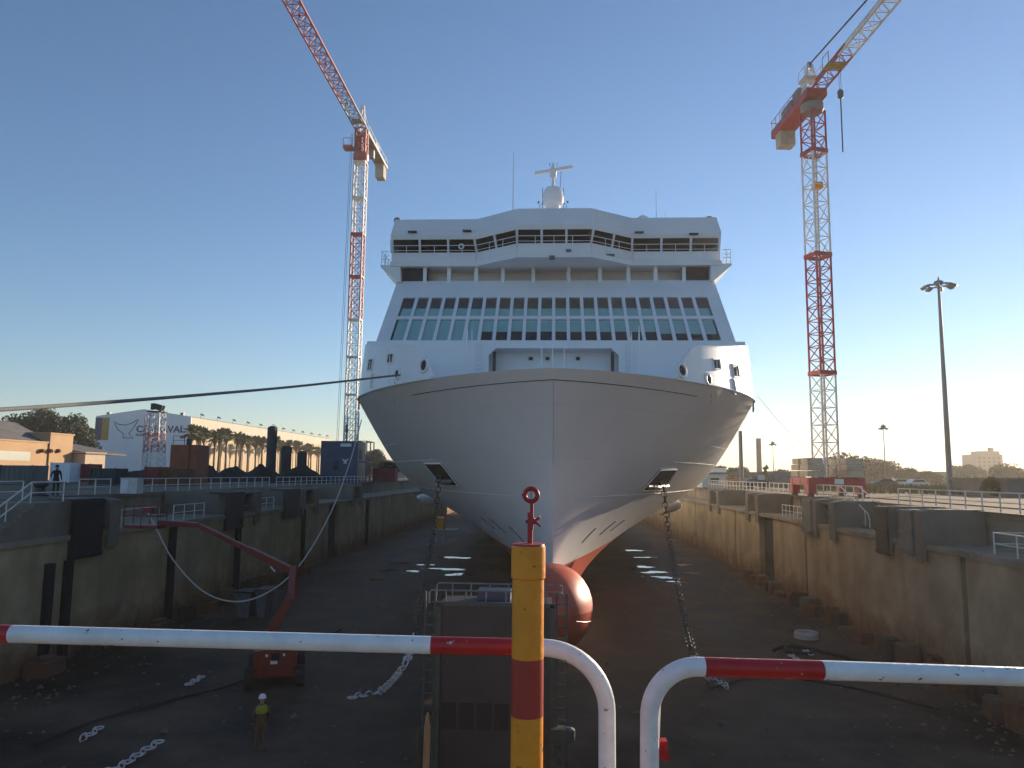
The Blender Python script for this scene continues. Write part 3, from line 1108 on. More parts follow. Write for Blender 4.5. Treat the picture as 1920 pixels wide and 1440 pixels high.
# cheeks, body and roof behind the window front
b = MB()
b.hexa([(-wb + .1, FB0 + .4, ZB - .3), (wb - .1, FB0 + .4, ZB - .3), (wb - .1, 175, ZB - .3), (-wb + .1, 175, ZB - .3),
        (-wb + .1, FB0 + .5, zb + .0), (wb - .1, FB0 + .5, zb + .0), (wb - .1, 175, zb + .0), (-wb + .1, 175, zb + .0)])
b.box((-12.6, 49.4, ZB - .02), (12.6, 180, zb - .06))
b.build('upper_deck', 'ship_white', ship, recalc=True)
b = MB()
YB = FB1 + 1.25
b.box((-wt, YB, zb), (wt, 170, zt + 1.6))
for s in (1, -1):
    b.prism([fac(s * .995, 0, -.13), fac(s * .995, 1, -.13), V(s * wt, YB + .2, zt), V(s * wt, YB + .2, zb)], (-s * .15, 0, 0))
body = b.build('superstructure', 'ship_white', ship, recalc=True)
for s in (1, -1):
    for k in range(24):
        for lev in (11.1, 13.6):
            b = MB()
            y = 58 + k * 4.4
            b.box((s * (wt + .012), y, lev), (s * (wt + .03), y + 1.5, lev + 1.1))
            b.build('cabin_window', 'window_dark', body)
# promenade deck behind the parapet
b = MB()
b.box((-wt, FB1 - .1, zt - 1.0), (wt, YB, zt - .9))
b.build('promenade_deck', 'ship_white', ship)

# --- bridge
zw1, zw0 = zat(800, 452, 53), zat(800, 475, 53)          # wing windows
zr = zat(800, 414, 53.2)
zs0 = zat(800, 503, 53)
YC, YWg = 50.9, 53.0
def plan(off=0.0, wing=11.75):
    return [(-wing, YWg - off), (-5.55, YWg - off), (-2.55, YC - off), (2.55, YC - off), (5.55, YWg - off), (wing, YWg - off)]
YBB = 60.0
def band(b, off0, z0, off1, z1, wing0=11.75, wing1=11.75, back=YBB):
    """solid band following the bridge plan between two heights"""
    p0 = [V(x, y, z0) for x, y in plan(off0, wing0)]
    p1 = [V(x, y, z1) for x, y in plan(off1, wing1)]
    p0 += [V(wing0, back, z0), V(-wing0, back, z0)]
    p1 += [V(wing1, back, z1), V(-wing1, back, z1)]
    n = len(p0)
    b.add(p0 + p1, [tuple(range(n - 1, -1, -1)), tuple(range(n, 2 * n))] + [(i, (i + 1) % n, n + (i + 1) % n, n + i) for i in range(n)])
b = MB()
zf = zs0 + .33
band(b, .55, zs0, .60, zf, 11.75, 11.75)
b.build('bridge_deck_edge', 'ship_white', ship, recalc=True)
b = MB()
band(b, .10, zf, .16, zw0)
bridge = b.build('bridge_parapet', 'ship_white', ship, recalc=True)
b = MB()
zv = zw1 + .32
band(b, .38, zw1, .46, zv, 11.75, 11.8)
band(b, .46, zv, .10, zr, 11.8, 11.55)
b.build('bridge_roof', 'ship_white', ship, recalc=True)
b = MB()
band(b, -1.6, zw0 + .01, -1.6, zw1 - .01, 10.6)
b.build('bridge_interior', 'interior', ship, recalc=True)
# windows in bays with mullions
segs = list(zip(plan(.10)[:-1], plan(.10)[1:]))
cnt = [3, 2, 3, 2, 3]
for (a, c), n in zip(segs, cnt):
    for k in range(n):
        p = V(*a, 0) + (V(*c, 0) - V(*a, 0)) * (k / n)
        q = V(*a, 0) + (V(*c, 0) - V(*a, 0)) * ((k + 1) / n)
        d = (q - p).normalized()
        nn = V(d.y, -d.x, 0)
        if nn.y > 0:
            nn = -nn
        b = MB()
        p2, q2 = p + d * .09 - nn * .05, q - d * .09 - nn * .05
        b.hexa([V(p2.x, p2.y, zw0), V(q2.x, q2.y, zw0), V(q2.x, q2.y, zw0) - nn * .03, V(p2.x, p2.y, zw0) - nn * .03,
                V(p2.x, p2.y, zw1) + nn * .26, V(q2.x, q2.y, zw1) + nn * .26, V(q2.x, q2.y, zw1) + nn * .23, V(p2.x, p2.y, zw1) + nn * .23])
        b.build('bridge_window', 'bridge_glass', bridge, recalc=True)
        b = MB()
        b.bar(V(p.x, p.y, zw0), V(p.x, p.y, zw1) + nn * .30, .15, .14, up=(0, 1, 0))
        b.build('mullion', 'ship_white', bridge)
for s in (1, -1):
    b = MB()
    b.bar(V(s * 11.68, YWg - .1, zw0), V(s * 11.68, YWg - .40, zw1), .15, .14, up=(0, 1, 0))
    b.build('mullion', 'ship_white', bridge)
    b = MB()
    b.box((s * 11.72, YWg + .3, zw0), (s * 11.69, YBB - 3, zw1))
    b.build('bridge_window', 'window_glass', bridge)
# vents in the roof band
for px, py in ((774, 436), (876, 434), (951, 420), (1122, 421), (1198, 437), (1300, 440)):
    p = at(px, py, 52.6 if abs(px - 1037) > 140 else 51.6)
    b = MB()
    b.cbox((p.x, p.y - .02, p.z), (.62, .5, .10))
    b.build('roof_vent', 'steel_dark', bridge)
for px, py, Y, w in ((1035, 483, 50.2, .38), (1066, 471, 50.55, .36), (1144, 480, 51.6, .6)):
    p = at(px, py, Y)
    b = MB()
    b.cbox((p.x, p.y, p.z), (w, .3, .22))
    b.build('deck_lamp', 'cab_green', bridge)
# railing in front of the bridge windows
b = MB()
pl = plan(.52, 11.6)
zrl = zw0 + .42
for zz, rr in ((zrl, .028), (zw0 + .05, .02)):
    b.tube([(x, y, zz) for x, y in pl], rr, 6)
for (a, c), n in zip(zip(pl[:-1], pl[1:]), (6, 3, 4, 3, 6)):
    for k in range(n + 1):
        x, y = a[0] + (c[0] - a[0]) * k / n, a[1] + (c[1] - a[1]) * k / n
        b.tube([(x, y, zf - .05), (x, y, zrl)], .022, 5)
b.build('bridge_railing', 'ship_white', ship)
b = MB()
p = at(865, 462, 52.3)
b.torus((p.x, p.y, p.z), (0, 1, 0), .17, .055, 18, 6)
b.build('lifebuoy', 'rail_white', ship, smooth='all')
# wing platforms with sloping undersides and end railings
for s in (1, -1):
    b = MB()
    xo = 12.45
    b.hexa([(s * 10.95, YWg - .45, zs0 - 1.1), (s * 11.2, YWg - .45, zs0 - 1.1), (s * 11.2, YWg + 4, zs0 - 1.1), (s * 10.95, YWg + 4, zs0 - 1.1),
            (s * 11.0, YWg - .52, zs0 - .02), (s * xo, YWg - .52, zs0 - .02), (s * xo, YWg + 4, zs0 - .02), (s * 11.0, YWg + 4, zs0 - .02)])
    b.box((s * 11.76, YWg - .5, zs0 - .015), (s * xo, YWg + 4, zs0 + .12))
    wg = b.build('bridge_wing', 'ship_white', ship, recalc=True)
    b = MB()
    for zz in (.55, .8, 1.15):
        b.tube([(s * 11.8, YWg - .45, zs0 + zz), (s * (xo - .05), YWg - .45, zs0 + zz), (s * (xo - .05), YWg + 3.9, zs0 + zz)], .022, 5)
    for q in ((xo - .05, -.45), (12.1, -.45), (xo - .05, .6), (xo - .05, 1.8), (xo - .05, 3.0)):
        b.tube([(s * q[0], YWg + q[1], zs0 + .1), (s * q[0], YWg + q[1], zs0 + 1.15)], .022, 5)
    b.build('wing_railing', 'ship_white', wg)
# columns of the open promenade
for px in (797, 842, 893, 943, 1000, 1066, 1125, 1178, 1229, 1282):
    x = at(px, 515, FB1 - .05).x
    b = MB()
    b.box((x - .13, FB1 - .15, zt - .9), (x + .13, FB1 + .1, zs0 + .03))
    b.build('deck_column', 'ship_white', ship)
for s in (1, -1):
    b = MB()
    b.box((s * 10.9, FB1 - .02, zt - .4), (s * 9.05, FB1 + .12, zs0 + .0))
    b.build('wing_opening', 'interior', ship)
for px in (865, 880, 915, 1016, 1050, 1152, 1245):
    p = at(px, 517, YB - .05)
    b = MB()
    b.cbox((p.x, YB - .06, zt - .05), (.5, .1, .35))
    b.build('locker', 'steel_dark', body)
# roof furniture
for px, py, Y, r, h in ((745, 412, 54, .26, .5), (1330, 418, 54, .24, .45), (1157, 402, 54, .17, .5), (810, 412, 55, .55, .18)):
    p = at(px, py, Y)
    b = MB()
    b.lathe((p.x, Y, zr - .05), [(r * .5, 0), (r * .5, h * .5), (r, h * .6), (r, h * .9), (r * .7, h * 1.08), (r * .2, h * 1.15)], 14)
    b.build('search_light', 'lamp_grey', ship, smooth=True)
p = at(1205, 407, 56)
b = MB()
b.lathe((p.x, 56, zr - .1), [(.38, 0), (.42, .5)] + [(.56 * math.cos(a), .75 + .60 * math.sin(a)) for a in np.linspace(-.4, 1.5, 10)], 20)
b.build('satellite_dome', 'ship_white', ship, smooth=True)
for px, pt, Y in ((963, 285, 52.5), (1230, 355, 56), (1247, 395, 56), (1322, 408, 55)):
    p = at(px, pt, Y)
    b = MB()
    b.tube([(p.x, Y, zr - .1), (p.x, Y, zr + (p.z - zr) * .35), (p.x, Y, p.z)], [.03, .025, .012], 6)
    b.build('whip_aerial', 'lamp_grey', ship)
# radar mast
YM = 58.0
pm = at(1037, 395, YM)
def mz(py):
    return zat(1037, py, YM)
ms = thing  # (kept for symmetry with other builders)
b = MB()
b.lathe((pm.x, YM, zr - .3), [(.62, 0), (.55, mz(383) - zr + .3)], 16)
b.lathe((pm.x, YM, mz(386)), [(.55, 0), (.80, .1), (.86, mz(372) - mz(386)), (.78, mz(362) - mz(386)), (.62, mz(354) - mz(386)), (.25, mz(350) - mz(386))], 18)
b.lathe((pm.x, YM, mz(354)), [(.13, 0), (.12, mz(335) - mz(354)), (.26, mz(333) - mz(354)), (.26, mz(326) - mz(354)), (.30, mz(322) - mz(354)), (.12, mz(310) - mz(354)), (.05, mz(305) - mz(354))], 12)
b.cbox((pm.x, YM - .45, mz(366)), (.4, .25, .35))
mast = b.build('radar_mast', 'ship_white', ship, smooth=True, recalc=True)
a0, a1 = at(1003, 325, YM - .4), at(1073, 313, YM + .2)
b = MB()
b.bar(a0, a1, .22, .24)
b.build('radar_scanner', 'ship_white', mast)
b = MB()
for dx in (-.85, .85):
    b.tube([(pm.x + dx, YM, zr), (pm.x + dx * .98, YM, mz(352))], .03, 5)
    b.tube([(pm.x + dx * 1.1, YM, zr), (pm.x + dx * 1.25, YM, mz(385)), (pm.x + dx * .8, YM, mz(378))], .025, 5)
    b.cbox((pm.x + dx * 1.35, YM, mz(379)), (.14, .14, .16))
b.tube([(pm.x + .55, YM, mz(355)), (pm.x + .62, YM, mz(322))], .025, 5)
b.tube([(pm.x - .28, YM, mz(312)), (pm.x - .28, YM, mz(306))], .03, 5)
b.tube([(pm.x + .3, YM, mz(312)), (pm.x + .3, YM, mz(304))], .02, 5)
b.build('mast_fittings', 'lamp_grey', mast)

# keel blocks under the ship
for k in range(10):
    y = 41 + k * 2.4
    t = thing('keel_block', (0, y, ZF), 'keel block under the bow of the ship, %s from the front' % ORD[k], 'keel block', 'keel blocks under the ship')
    b = MB()
    b.box((-.9, y - .55, ZF - .05), (.9, y + .55, ZF + .95))
    b.build('concrete_base', 'block_concrete', t)
    b = MB()
    b.box((-.8, y - .5, ZF + .955), (.8, y + .5, -6.105))
    b.build('timber_cap', 'timber_dark', t)

# ------------------------------------------------------------------ lattice towers
def lattice(b, p, q, w, bays, leg=.10, br=.05, w2=None, X=True, tri=False, up=None):
    """square (or triangular) lattice truss from p to q"""
    p, q = Vector(p), Vector(q)
    d = (q - p).normalized()
    upv = Vector(up) if up else (Vector((0, 1, 0)) if abs(d.z) > .8 else Vector((0, 0, 1)))
    s = d.cross(upv).normalized()
    t = s.cross(d).normalized()
    w2 = w2 or w
    def corners(k):
        c = p + (q - p) * (k / bays)
        ww = w + (w2 - w) * k / bays
        if tri:
            return [c - s * ww / 2, c + s * ww / 2, c + t * ww * .9]
        return [c - s * ww / 2 - t * ww / 2, c + s * ww / 2 - t * ww / 2, c + s * ww / 2 + t * ww / 2, c - s * ww / 2 + t * ww / 2]
    prev = corners(0)
    n = len(prev)
    first = prev
    for k in range(1, bays + 1):
        cur = corners(k)
        for i in range(n):
            j = (i + 1) % n
            if k % 2:
                b.bar(prev[i], cur[j], br)
                if X:
                    b.bar(prev[j], cur[i], br)
            else:
                b.bar(prev[j], cur[i], br)
                if X:
                    b.bar(prev[i], cur[j], br)
            b.bar(cur[i], cur[j], br)
        prev = cur
    for i in range(n):
        b.bar(first[i], prev[i], leg)
    return b

# --- left crane
YLc = 116.0
def build_left_crane():
    base = at(656, 880, YLc)
    bx, by = base.x, YLc
    t = thing('tower_crane', (bx, by, 0), 'red and white tower crane on blue base left of the ship', 'crane')
    ztop = zat(663, 300, YLc)
    wm = 1.75
    z0 = zat(656, 830, YLc)
    marks = [z0]
    for py in (740, 600, 440, 306):
        marks.append(zat(657, py, YLc))
    cols = ['crane_white', 'crane_white', 'crane_red', 'crane_white']
    for k, (a, c) in enumerate(zip(marks[:-1], marks[1:])):
        n = max(2, int(round((c - a) / 2.0)))
        n_sub = max(1, n // 3)
        for q in range(n_sub):
            b = MB()
            za, zb_ = a + (c - a) * q / n_sub, a + (c - a) * (q + 1) / n_sub
            lattice(b, (bx, by, za), (bx, by, zb_), wm, max(2, int(round((zb_ - za) / 1.9))), .20, .075)
            b.cbox((bx, by, zb_), (wm + .22, wm + .22, .16))
            b.build('mast_section', cols[k], t)
    # ladder inside the mast
    b = MB()
    b.bar((bx - .2, by, z0), (bx - .2, by, ztop), .05)
    b.bar((bx + .2, by, z0), (bx + .2, by, ztop), .05)
    b.build('mast_ladder', 'crane_grey', t)
    zs = marks[-1]
    b = MB()
    b.lathe((bx, by, zs), [(.9, 0), (1.25, .5), (1.25, 1.4), (1.05, 1.6)], 16)
    b.build('slew_ring', 'crane_red', t, smooth=True)
    zj = zs + 5.6
    b = MB()
    lattice(b, (bx, by, zs + 1.5), (bx, by, zj), 1.6, 2, .28, .12)
    b.cbox((bx - .3, by, zs + 3), (1.1, 1.3, 2.8))
    b.build('turret', 'crane_red', t)
    b = MB()
    b.cbox((bx - 1.9, by - .6, zs + 2.3), (1.5, 1.5, .5))
    for q in ((-2.6, -1.3), (-1.2, -1.3), (-2.6, .1)):
        b.bar((bx + q[0], by + q[1], zs + 2.5), (bx + q[0], by + q[1], zs + 3.7), .06)
    b.bar((bx - 2.6, by - 1.3, zs + 3.7), (bx - 1.2, by - 1.3, zs + 3.7), .06)
    b.bar((bx - 2.6, by - 1.3, zs + 3.7), (bx - 2.6, by + .1, zs + 3.7), .06)
    b.build('side_platform', 'crane_red', t)
    M0 = V(bx, by, zj)
    far = onz(546, 0, zj)
    d = (far - M0)
    d.z = 0
    d.normalize()
    s = V(d.y, -d.x, 0)
    # jib: triangular truss, flat bottom, in sections
    def wj(x):
        return 2.1
    secs = [(0, 9, 'crane_grey')] + [(9 + 11 * k, 20 + 11 * k, 'crane_red') for k in range(4)]
    for a, c, m_ in secs:
        b = MB()
        lattice(b, M0 + d * a, M0 + d * c, 2.0, max(3, int((c - a) / 1.9)), .20, .075, tri=True)
        if m_ == 'crane_grey':
            b.cbox(M0 + d * 3 + V(0, 0, .05), (1.5, 1.5, .2))
        b.cbox(M0 + d * c, (.3, .3, .3))
        o = b.build('jib_section', m_, t)
    # counter jib, winch and ballast
    L = 15.5
    b = MB()
    for e in (-.85, .85):
        b.bar(M0 + s * e - d * .5, M0 + s * e - d * L, .22, .5)
    for k in range(9):
        b.bar(M0 - d * (1 + 1.7 * k) - s * .85, M0 - d * (1 + 1.7 * k) + s * .85, .1)
    b.bar(M0 - d * 1 + V(0, 0, .05), M0 - d * L + V(0, 0, .05), 1.5, .08)
    b.build('counter_jib', 'crane_grey', t)
    b = MB()
    for e in (-.95, .95):
        b.bar(M0 + s * e - d * 1 + V(0, 0, 1.1), M0 + s * e - d * L + V(0, 0, 1.1), .06)
        for k in range(8):
            q = M0 + s * e - d * (1.2 + 2 * k)
            b.bar(q, q + V(0, 0, 1.1), .05)
    b.build('catwalk_railing', 'crane_white', t)
    Mx = Matrix((s, d, V(0, 0, 1))).transposed()
    b = MB()
    for k in range(3):
        b.cbox(M0 - d * (L - .7 - .75 * k) + V(0, 0, -1.1), (1.5, .68, 3.0), Mx)
    b.build('counterweight', 'ballast', t)
    b = MB()
    b.cbox(M0 - d * 8.5 + V(0, 0, .8), (1.3, 2.6, 1.2), Mx)
    b.cbox(M0 - d * 7 + V(0, 0, -1.0), (.9, .8, 1.6), Mx)
    b.build('winch_house', 'crane_grey', t)
    b = MB()
    lattice(b, M0 - d * .2, M0 + V(0, 0, 4.3) - d * .2, 1.0, 3, .14, .07, w2=.35)
    b.bar(M0 + V(0, 0, 4.2), M0 - d * 10 + V(0, 0, .6), .06)
    b.build('tower_head', 'crane_white', t)
    # blue machine house the mast stands on
    b = MB()
    x0, x1 = at(609, 880, YLc).x, at(664, 880, YLc - 2).x
    h = zat(640, 827, YLc - 2)
    b.box((x0, by - 2.4, .05), (x1 + .6, by + 2.4, h))
    hb = b.build('machine_house', 'blue_paint', t)
    b = MB()
    b.box((x0 + 2.0, by - 2.43, h * .30), (x0 + 2.9, by - 2.41, h * .52))
    b.build('louvre', 'steel_dark', hb)
    b = MB()
    b.box((x1 + .61, by - 1.6, h * .55), (x1 + .63, by + .2, h * .8))
    b.build('louvre', 'steel_dark', hb)
    b = MB()
    b.box((bx - .9, by - 2.46, h - .85), (bx + .75, by - 2.42, h - .38))
    b.build('name_plate', 'sign_white', hb)
    # pale two-lobed emblem on the front
    b = MB()
    ex, ez = bx - .1, h * .52
    tail = [(-.75, .52), (-.3, .30), (0, .22), (.3, .30), (.75, .55), (.42, .0), (.20, -.22), (.42, -.55), (-.42, -.55), (-.20, -.22), (-.45, 0)]
    b.prism([(ex + x_ * .75, by - 2.43, ez + z_ * .75) for x_, z_ in tail], (0, -.02, 0))
    b.build('emblem', 'cabinet', hb, recalc=True)
    b = MB()
    x2 = x1 + .6
    for q in (-2.3, 0, 2.3):
        b.bar((x2 + 1.3, by + q, 0), (x2 + 1.3, by + q, h), .14)
    for zz in (.12, h * .5, h):
        b.bar((x2 + 1.3, by - 2.3, zz), (x2 + 1.3, by + 2.3, zz), .12)
        for q in (-2.3, 2.3):
            b.bar((x2, by + q, zz), (x2 + 1.3, by + q, zz), .12)
    b.build('access_frame', 'blue_paint', t)
    b = MB()
    for dx in (-1.2, -1.45):
        b.tube([(bx + dx, by - 1, zj - 1), (bx + dx - .5, by - 1, h)], .03, 5)
    b.build('power_cable', 'steel_dark', t)
    b = MB()
    b.tube([(x0 + 3.2, by, h), (x0 + 3.2, by, h + 2.2)], .07, 6)
    b.lathe((x0 + 3.2, by, h + 1.2), [(.1, 0), (.22, .3), (.2, 1.2), (.06, 1.5)], 8)
    b.build('horn_post', 'steel_dark', t)
    return t
build_left_crane()

# --- right crane
YRc = 63.5
def build_right_crane():
    bx = at(1549, 890, YRc).x
    by = YRc
    t = thing('tower_crane', (bx, by, 0), 'red and white tower crane on ballasted red undercarriage right of the ship', 'crane')
    zg = 1.55
    wm = 1.40
    pys = [897, 700, 480, 287, 212]
    zz = [zg] + [zat(1535, p, YRc) for p in pys[1:]]
    cols = ['crane_white', 'crane_red', 'crane_white', 'crane_red']
    ang = Matrix.Rotation(R(20), 3, 'Z')
    upv = ang @ V(0, 1, 0)
    for k, (a, c) in enumerate(zip(zz[:-1], zz[1:])):
        n_sub = max(1, int(round((c - a) / 3.6)))
        for q in range(n_sub):
            b = MB()
            za, zb_ = a + (c - a) * q / n_sub, a + (c - a) * (q + 1) / n_sub
            lattice(b, (bx, by, za), (bx, by, zb_), wm, max(2, int(round((zb_ - za) / 1.25))), .135, .065, X=False, up=upv)
            b.build('mast_section', cols[k], t)
    for k in range(1, 4):
        b = MB()
        cs = [V(bx, by, zz[k]) + ang @ V(ex * (wm + .14) / 2, ey * (wm + .14) / 2, 0) for ex, ey in ((-1, -1), (1, -1), (1, 1), (-1, 1))]
        for i_ in range(4):
            b.bar(cs[i_], cs[(i_ + 1) % 4], .12, .34)
        b.build('collar', 'crane_red', t)
    b = MB()
    for e in (-.18, .18):
        b.bar((bx + e, by, zg), (bx + e, by, zz[-1]), .045)
    for k in range(90):
        z = zg + .34 * k
        if z < zz[-1]:
            b.bar((bx - .18, by, z), (bx + .18, by, z), .03)
    b.build('mast_ladder', 'crane_grey', t)
    b = MB()
    b.cbox((bx + .1, by - .2, zat(1535, 350, YRc)), (.8, .6, .5))
    b.build('lamp_box', 'post_yellow', t)
    zs = zz[-1]
    b = MB()
    b.lathe((bx, by, zs), [(.8, 0), (.95, .25), (.95, .7), (.8, .85)], 16)
    b.build('slew_ring', 'crane_grey', t, smooth=True)
    zj = zs + 1.5
    M0 = V(bx, by, zj)
    far = onz(1672, 0, zj)
    d = far - M0
    d.z = 0
    d.normalize()
    s = V(d.y, -d.x, 0)
    Mx = Matrix((s, d, V(0, 0, 1))).transposed()
    b = MB()
    b.cbox(M0 + V(0, 0, -.1), (1.7, 2.2, .7), Mx)
    b.build('turntable', 'crane_red', t)
    for k in range(6):
        b = MB()
        a, c = .9 + 5.6 * k, .9 + 5.6 * (k + 1)
        lattice(b, M0 + d * a, M0 + d * c, 1.15, 5, .13, .05, tri=True, X=False)
        b.build('jib_section', 'crane_red' if k == 0 else 'crane_white', t)
    # tower head, pendant bars
    hd = M0 - d * .3
    ph = at(1524, 118, YRc)
    hh = ph.z - zj
    b = MB()
    lattice(b, hd, hd + V(0, 0, hh), 1.3, 5, .13, .06, w2=.3, X=False)
    b.build('tower_head', 'crane_white', t)
    b = MB()
    b.cbox(hd + V(0, 0, hh * .55), (1.5, 1.5, .08), Mx)
    for e in (-.7, .7):
        for g in (-.7, .7):
            b.bar(hd + s * e + d * g + V(0, 0, hh * .55), hd + s * e + d * g + V(0, 0, hh * .55 + .9), .05)
        b.bar(hd + s * e - d * .7 + V(0, 0, hh * .55 + .9), hd + s * e + d * .7 + V(0, 0, hh * .55 + .9), .05)
    b.build('head_platform', 'crane_white', t)
    b = MB()
    tp = hd + V(0, 0, hh)
    b.bar(tp, M0 + d * 24 + V(0, 0, 1.1), .10)
    b.bar(tp, M0 - d * 5.5 + V(0, 0, .5), .05)
    b.cbox(tp, (.3, .3, .4), Mx)
    b.build('pendant', 'steel_dark', t)
    # counter jib
    L = 7.6
    b = MB()
    b.bar(M0 - d * .6 + V(0, 0, -.15), M0 - d * L + V(0, 0, -.15), 1.5, .5)
    for e in (-.75, .75):
        b.bar(M0 + s * e - d * .6, M0 + s * e - d * L, .16, .75)
    b.build('counter_jib', 'crane_red', t)
    b = MB()
    b.cbox(M0 - d * 4.3 + V(0, 0, .8), (1.2, 2.4, 1.0), Mx)
    b.cbox(M0 - d * 1.9 + V(0, 0, .9), (1.3, 1.3, 1.2), Mx)
    b.build('winch_house', 'crane_grey', t)
    b = MB()
    for e in (-.85, .85):
        b.bar(M0 + s * e - d * 1 + V(0, 0, 1.2), M0 + s * e - d * L + V(0, 0, 1.2), .045)
        for k in range(7):
            q = M0 + s * e - d * (1 + 1.05 * k)
            b.bar(q + V(0, 0, .1), q + V(0, 0, 1.2), .04)
    b.bar(M0 - s * .85 - d * L + V(0, 0, 1.2), M0 + s * .85 - d * L + V(0, 0, 1.2), .045)
    b.build('catwalk_railing', 'crane_red', t)
    b = MB()
    for k in range(2):
        b.cbox(M0 - d * (L - 1.1 - .62 * k) + V(0, 0, -1.05), (1.4, .58, 1.5), Mx)
    b.build('counterweight', 'ballast', t)
    # trolley, hoist ropes, hook block and a long sling
    tq = onz(1604, 122, zj - .1)
    k0 = (tq - M0).dot(d)
    tp = M0 + d * k0
    b = MB()
    b.cbox(tp + V(0, 0, -.18), (.9, 1.0, .14), Mx)
    b.cbox(tp + V(0, 0, -.26) + s * .8, (.7, 1.0, .08), Mx)
    for e in (-.55, .55):
        b.bar(tp + s * 1.1 + d * e + V(0, 0, -.3), tp + s * 1.1 + d * e + V(0, 0, .7), .05)
    b.bar(tp + s * 1.1 - d * .55 + V(0, 0, .7), tp + s * 1.1 + d * .55 + V(0, 0, .7), .05)
    b.build('trolley', 'trolley_ochre', t)
    Yt = tp.y
    zh = zat(1594, 168, Yt)
    zl = zat(1597, 285, Yt)
    b = MB()
    for e in (-.16, .16):
        b.tube([tp + d * e + V(0, 0, -.3), V(tp.x + d.x * e, tp.y + d.y * e, zh)], .018, 5)
    b.build('hoist_rope', 'steel_dark', t)
    b = MB()
    b.lathe((tp.x, tp.y, zh - .75), [(.08, 0), (.22, .12), (.24, .6), (.1, .78)], 10)
    b.build('hook_block', 'steel_green', t, smooth=True)
    b = MB()
    b.tube([(tp.x, tp.y, zh - .75), (tp.x, tp.y, zl)], .055, 6)
    b.build('sling', 'steel_dark', t)
    # undercarriage: red portal with wheels, concrete ballast stacks
    hw = 1.95
    b = MB()
    b.cbox((bx, by, 1.25), (hw * 2 + .5, .45, .62))
    b.cbox((bx, by - 1.9, 1.25), (hw * 2 + .5, .35, .5))
    b.cbox((bx, by + 1.9, 1.25), (hw * 2 + .5, .35, .5))
    for e in (-1, 1):
        b.cbox((bx + e * hw, by, 1.25), (.45, 4.6, .6))
    uc = b.build('undercarriage', 'crane_red', t)
    for e in (-1, 1):
        for g in (-1, 1):
            b = MB()
            b.cbox((bx + e * hw, by + g * 2.0, .62), (.6, .9, .75))
            b.build('bogie', 'crane_red', uc)
            b = MB()
            for q in (-.28, .28):
                b.cyl((bx + e * hw - .12, by + g * 2.0 + q, .22), (bx + e * hw + .12, by + g * 2.0 + q, .22), .2, 12)
            b.build('wheel', 'steel_dark', uc)
    for e in (-1, 1):
        for k, (w_, zz_) in enumerate(((2.0, 1.60), (1.95, 2.12), (1.6, 2.62))):
            for g in (-1, 1):
                b = MB()
                b.cbox((bx + e * (1.5), by + g * 1.15, zz_ + .24), (1.35 - .08 * k, w_ * .98, .47))
                b.build('ballast_block', 'ballast', t)
    b = MB()
    b.box((bx - .1, by - 2.12, 1.05), (bx + .6, by - 2.10, 1.45))
    b.build('plate', 'sign_white', uc)
    return t
build_right_crane()
# crane rails on the right quay
for x in (at(1550, 890, YRc).x - 2.0, at(1550, 890, YRc).x + 2.3):
    mb = MB()
    mb.box((x - .05, 20, .008), (x + .05, 200, .075))
    tag(mb.build('crane_rail', 'steel_dark'), ('inner' if x < 23 else 'outer') + ' steel crane rail on the right quay', 'rail')

# ------------------------------------------------------------------ masts and lamps on the right
def high_mast(px, ptop, pbase, Y, r, head_w, label, n=8):
    p = at(px, ptop, Y)
    q = at(pbase, 905, Y)
    t = thing('light_mast', (q.x, Y, 0), label, 'light mast')
    b = MB()
    b.tube([(q.x, Y, 0), (q.x, Y, p.z * .5), (q.x, Y, p.z)], [r, r * .75, r * .45], 12)
    b.build('pole', 'lamp_grey', t, smooth=True)
    b = MB()
    b.torus((q.x, Y, p.z - .25), (0, 0, 1), head_w * .30, .07, 16, 6)
    b.lathe((q.x, Y, p.z - .15), [(.35, 0), (.5, .12), (.45, .35), (.1, .5), (.05, .85)], 10)
    for k in range(4):
        a = k * math.pi / 2
        b.bar((q.x, Y, p.z - .2), (q.x + math.cos(a) * head_w * .3, Y + math.sin(a) * head_w * .3, p.z - .25), .08)
    b.build('head_ring', 'lamp_grey', t)
    for k in range(n):
        a = 2 * math.pi * (k + .3) / n
        c = V(q.x + math.cos(a) * head_w * .42, Y + math.sin(a) * head_w * .42, p.z - .35)
        M = Matrix.Rotation(a, 3, 'Z') @ Matrix.Rotation(R(18), 3, 'Y')
        b = MB()
        b.cbox(c, (.62, .5, .2), M)
        b.cbox(c - V(0, 0, .13), (.4, .36, .1), M)
        b.build('floodlight', 'lamp_grey', t)
    return t
high_mast(1765, 531, 1781, 82, .30, 3.4, 'tallest light mast with a ring of floodlights, far right')
high_mast(1658, 800, 1661, 150, .13, 1.5, 'short floodlight mast between the crane and the tallest mast', 5)
high_mast(1447, 831, 1451, 190, .13, 1.6, 'distant short floodlight mast left of the right crane', 5)
p = at(1388, 808, 100)
mb = MB()
mb.tube([(p.x, 100, 0), (p.x, 100, p.z)], [.3, .24], 10)
tag(mb.build('steel_post', 'lamp_grey', smooth=True), 'plain grey steel post close to the right side of the ship', 'post')
p = at(1422, 822, 300)
mb = MB()
mb.tube([(p.x, 300, 0), (p.x, 300, p.z * .9), (p.x, 300, p.z)], [1.05, .95, .95], 14)
tag(mb.build('chimney_stack', 'chimney', smooth=True), 'brown chimney stack in the distance right of the ship', 'chimney')

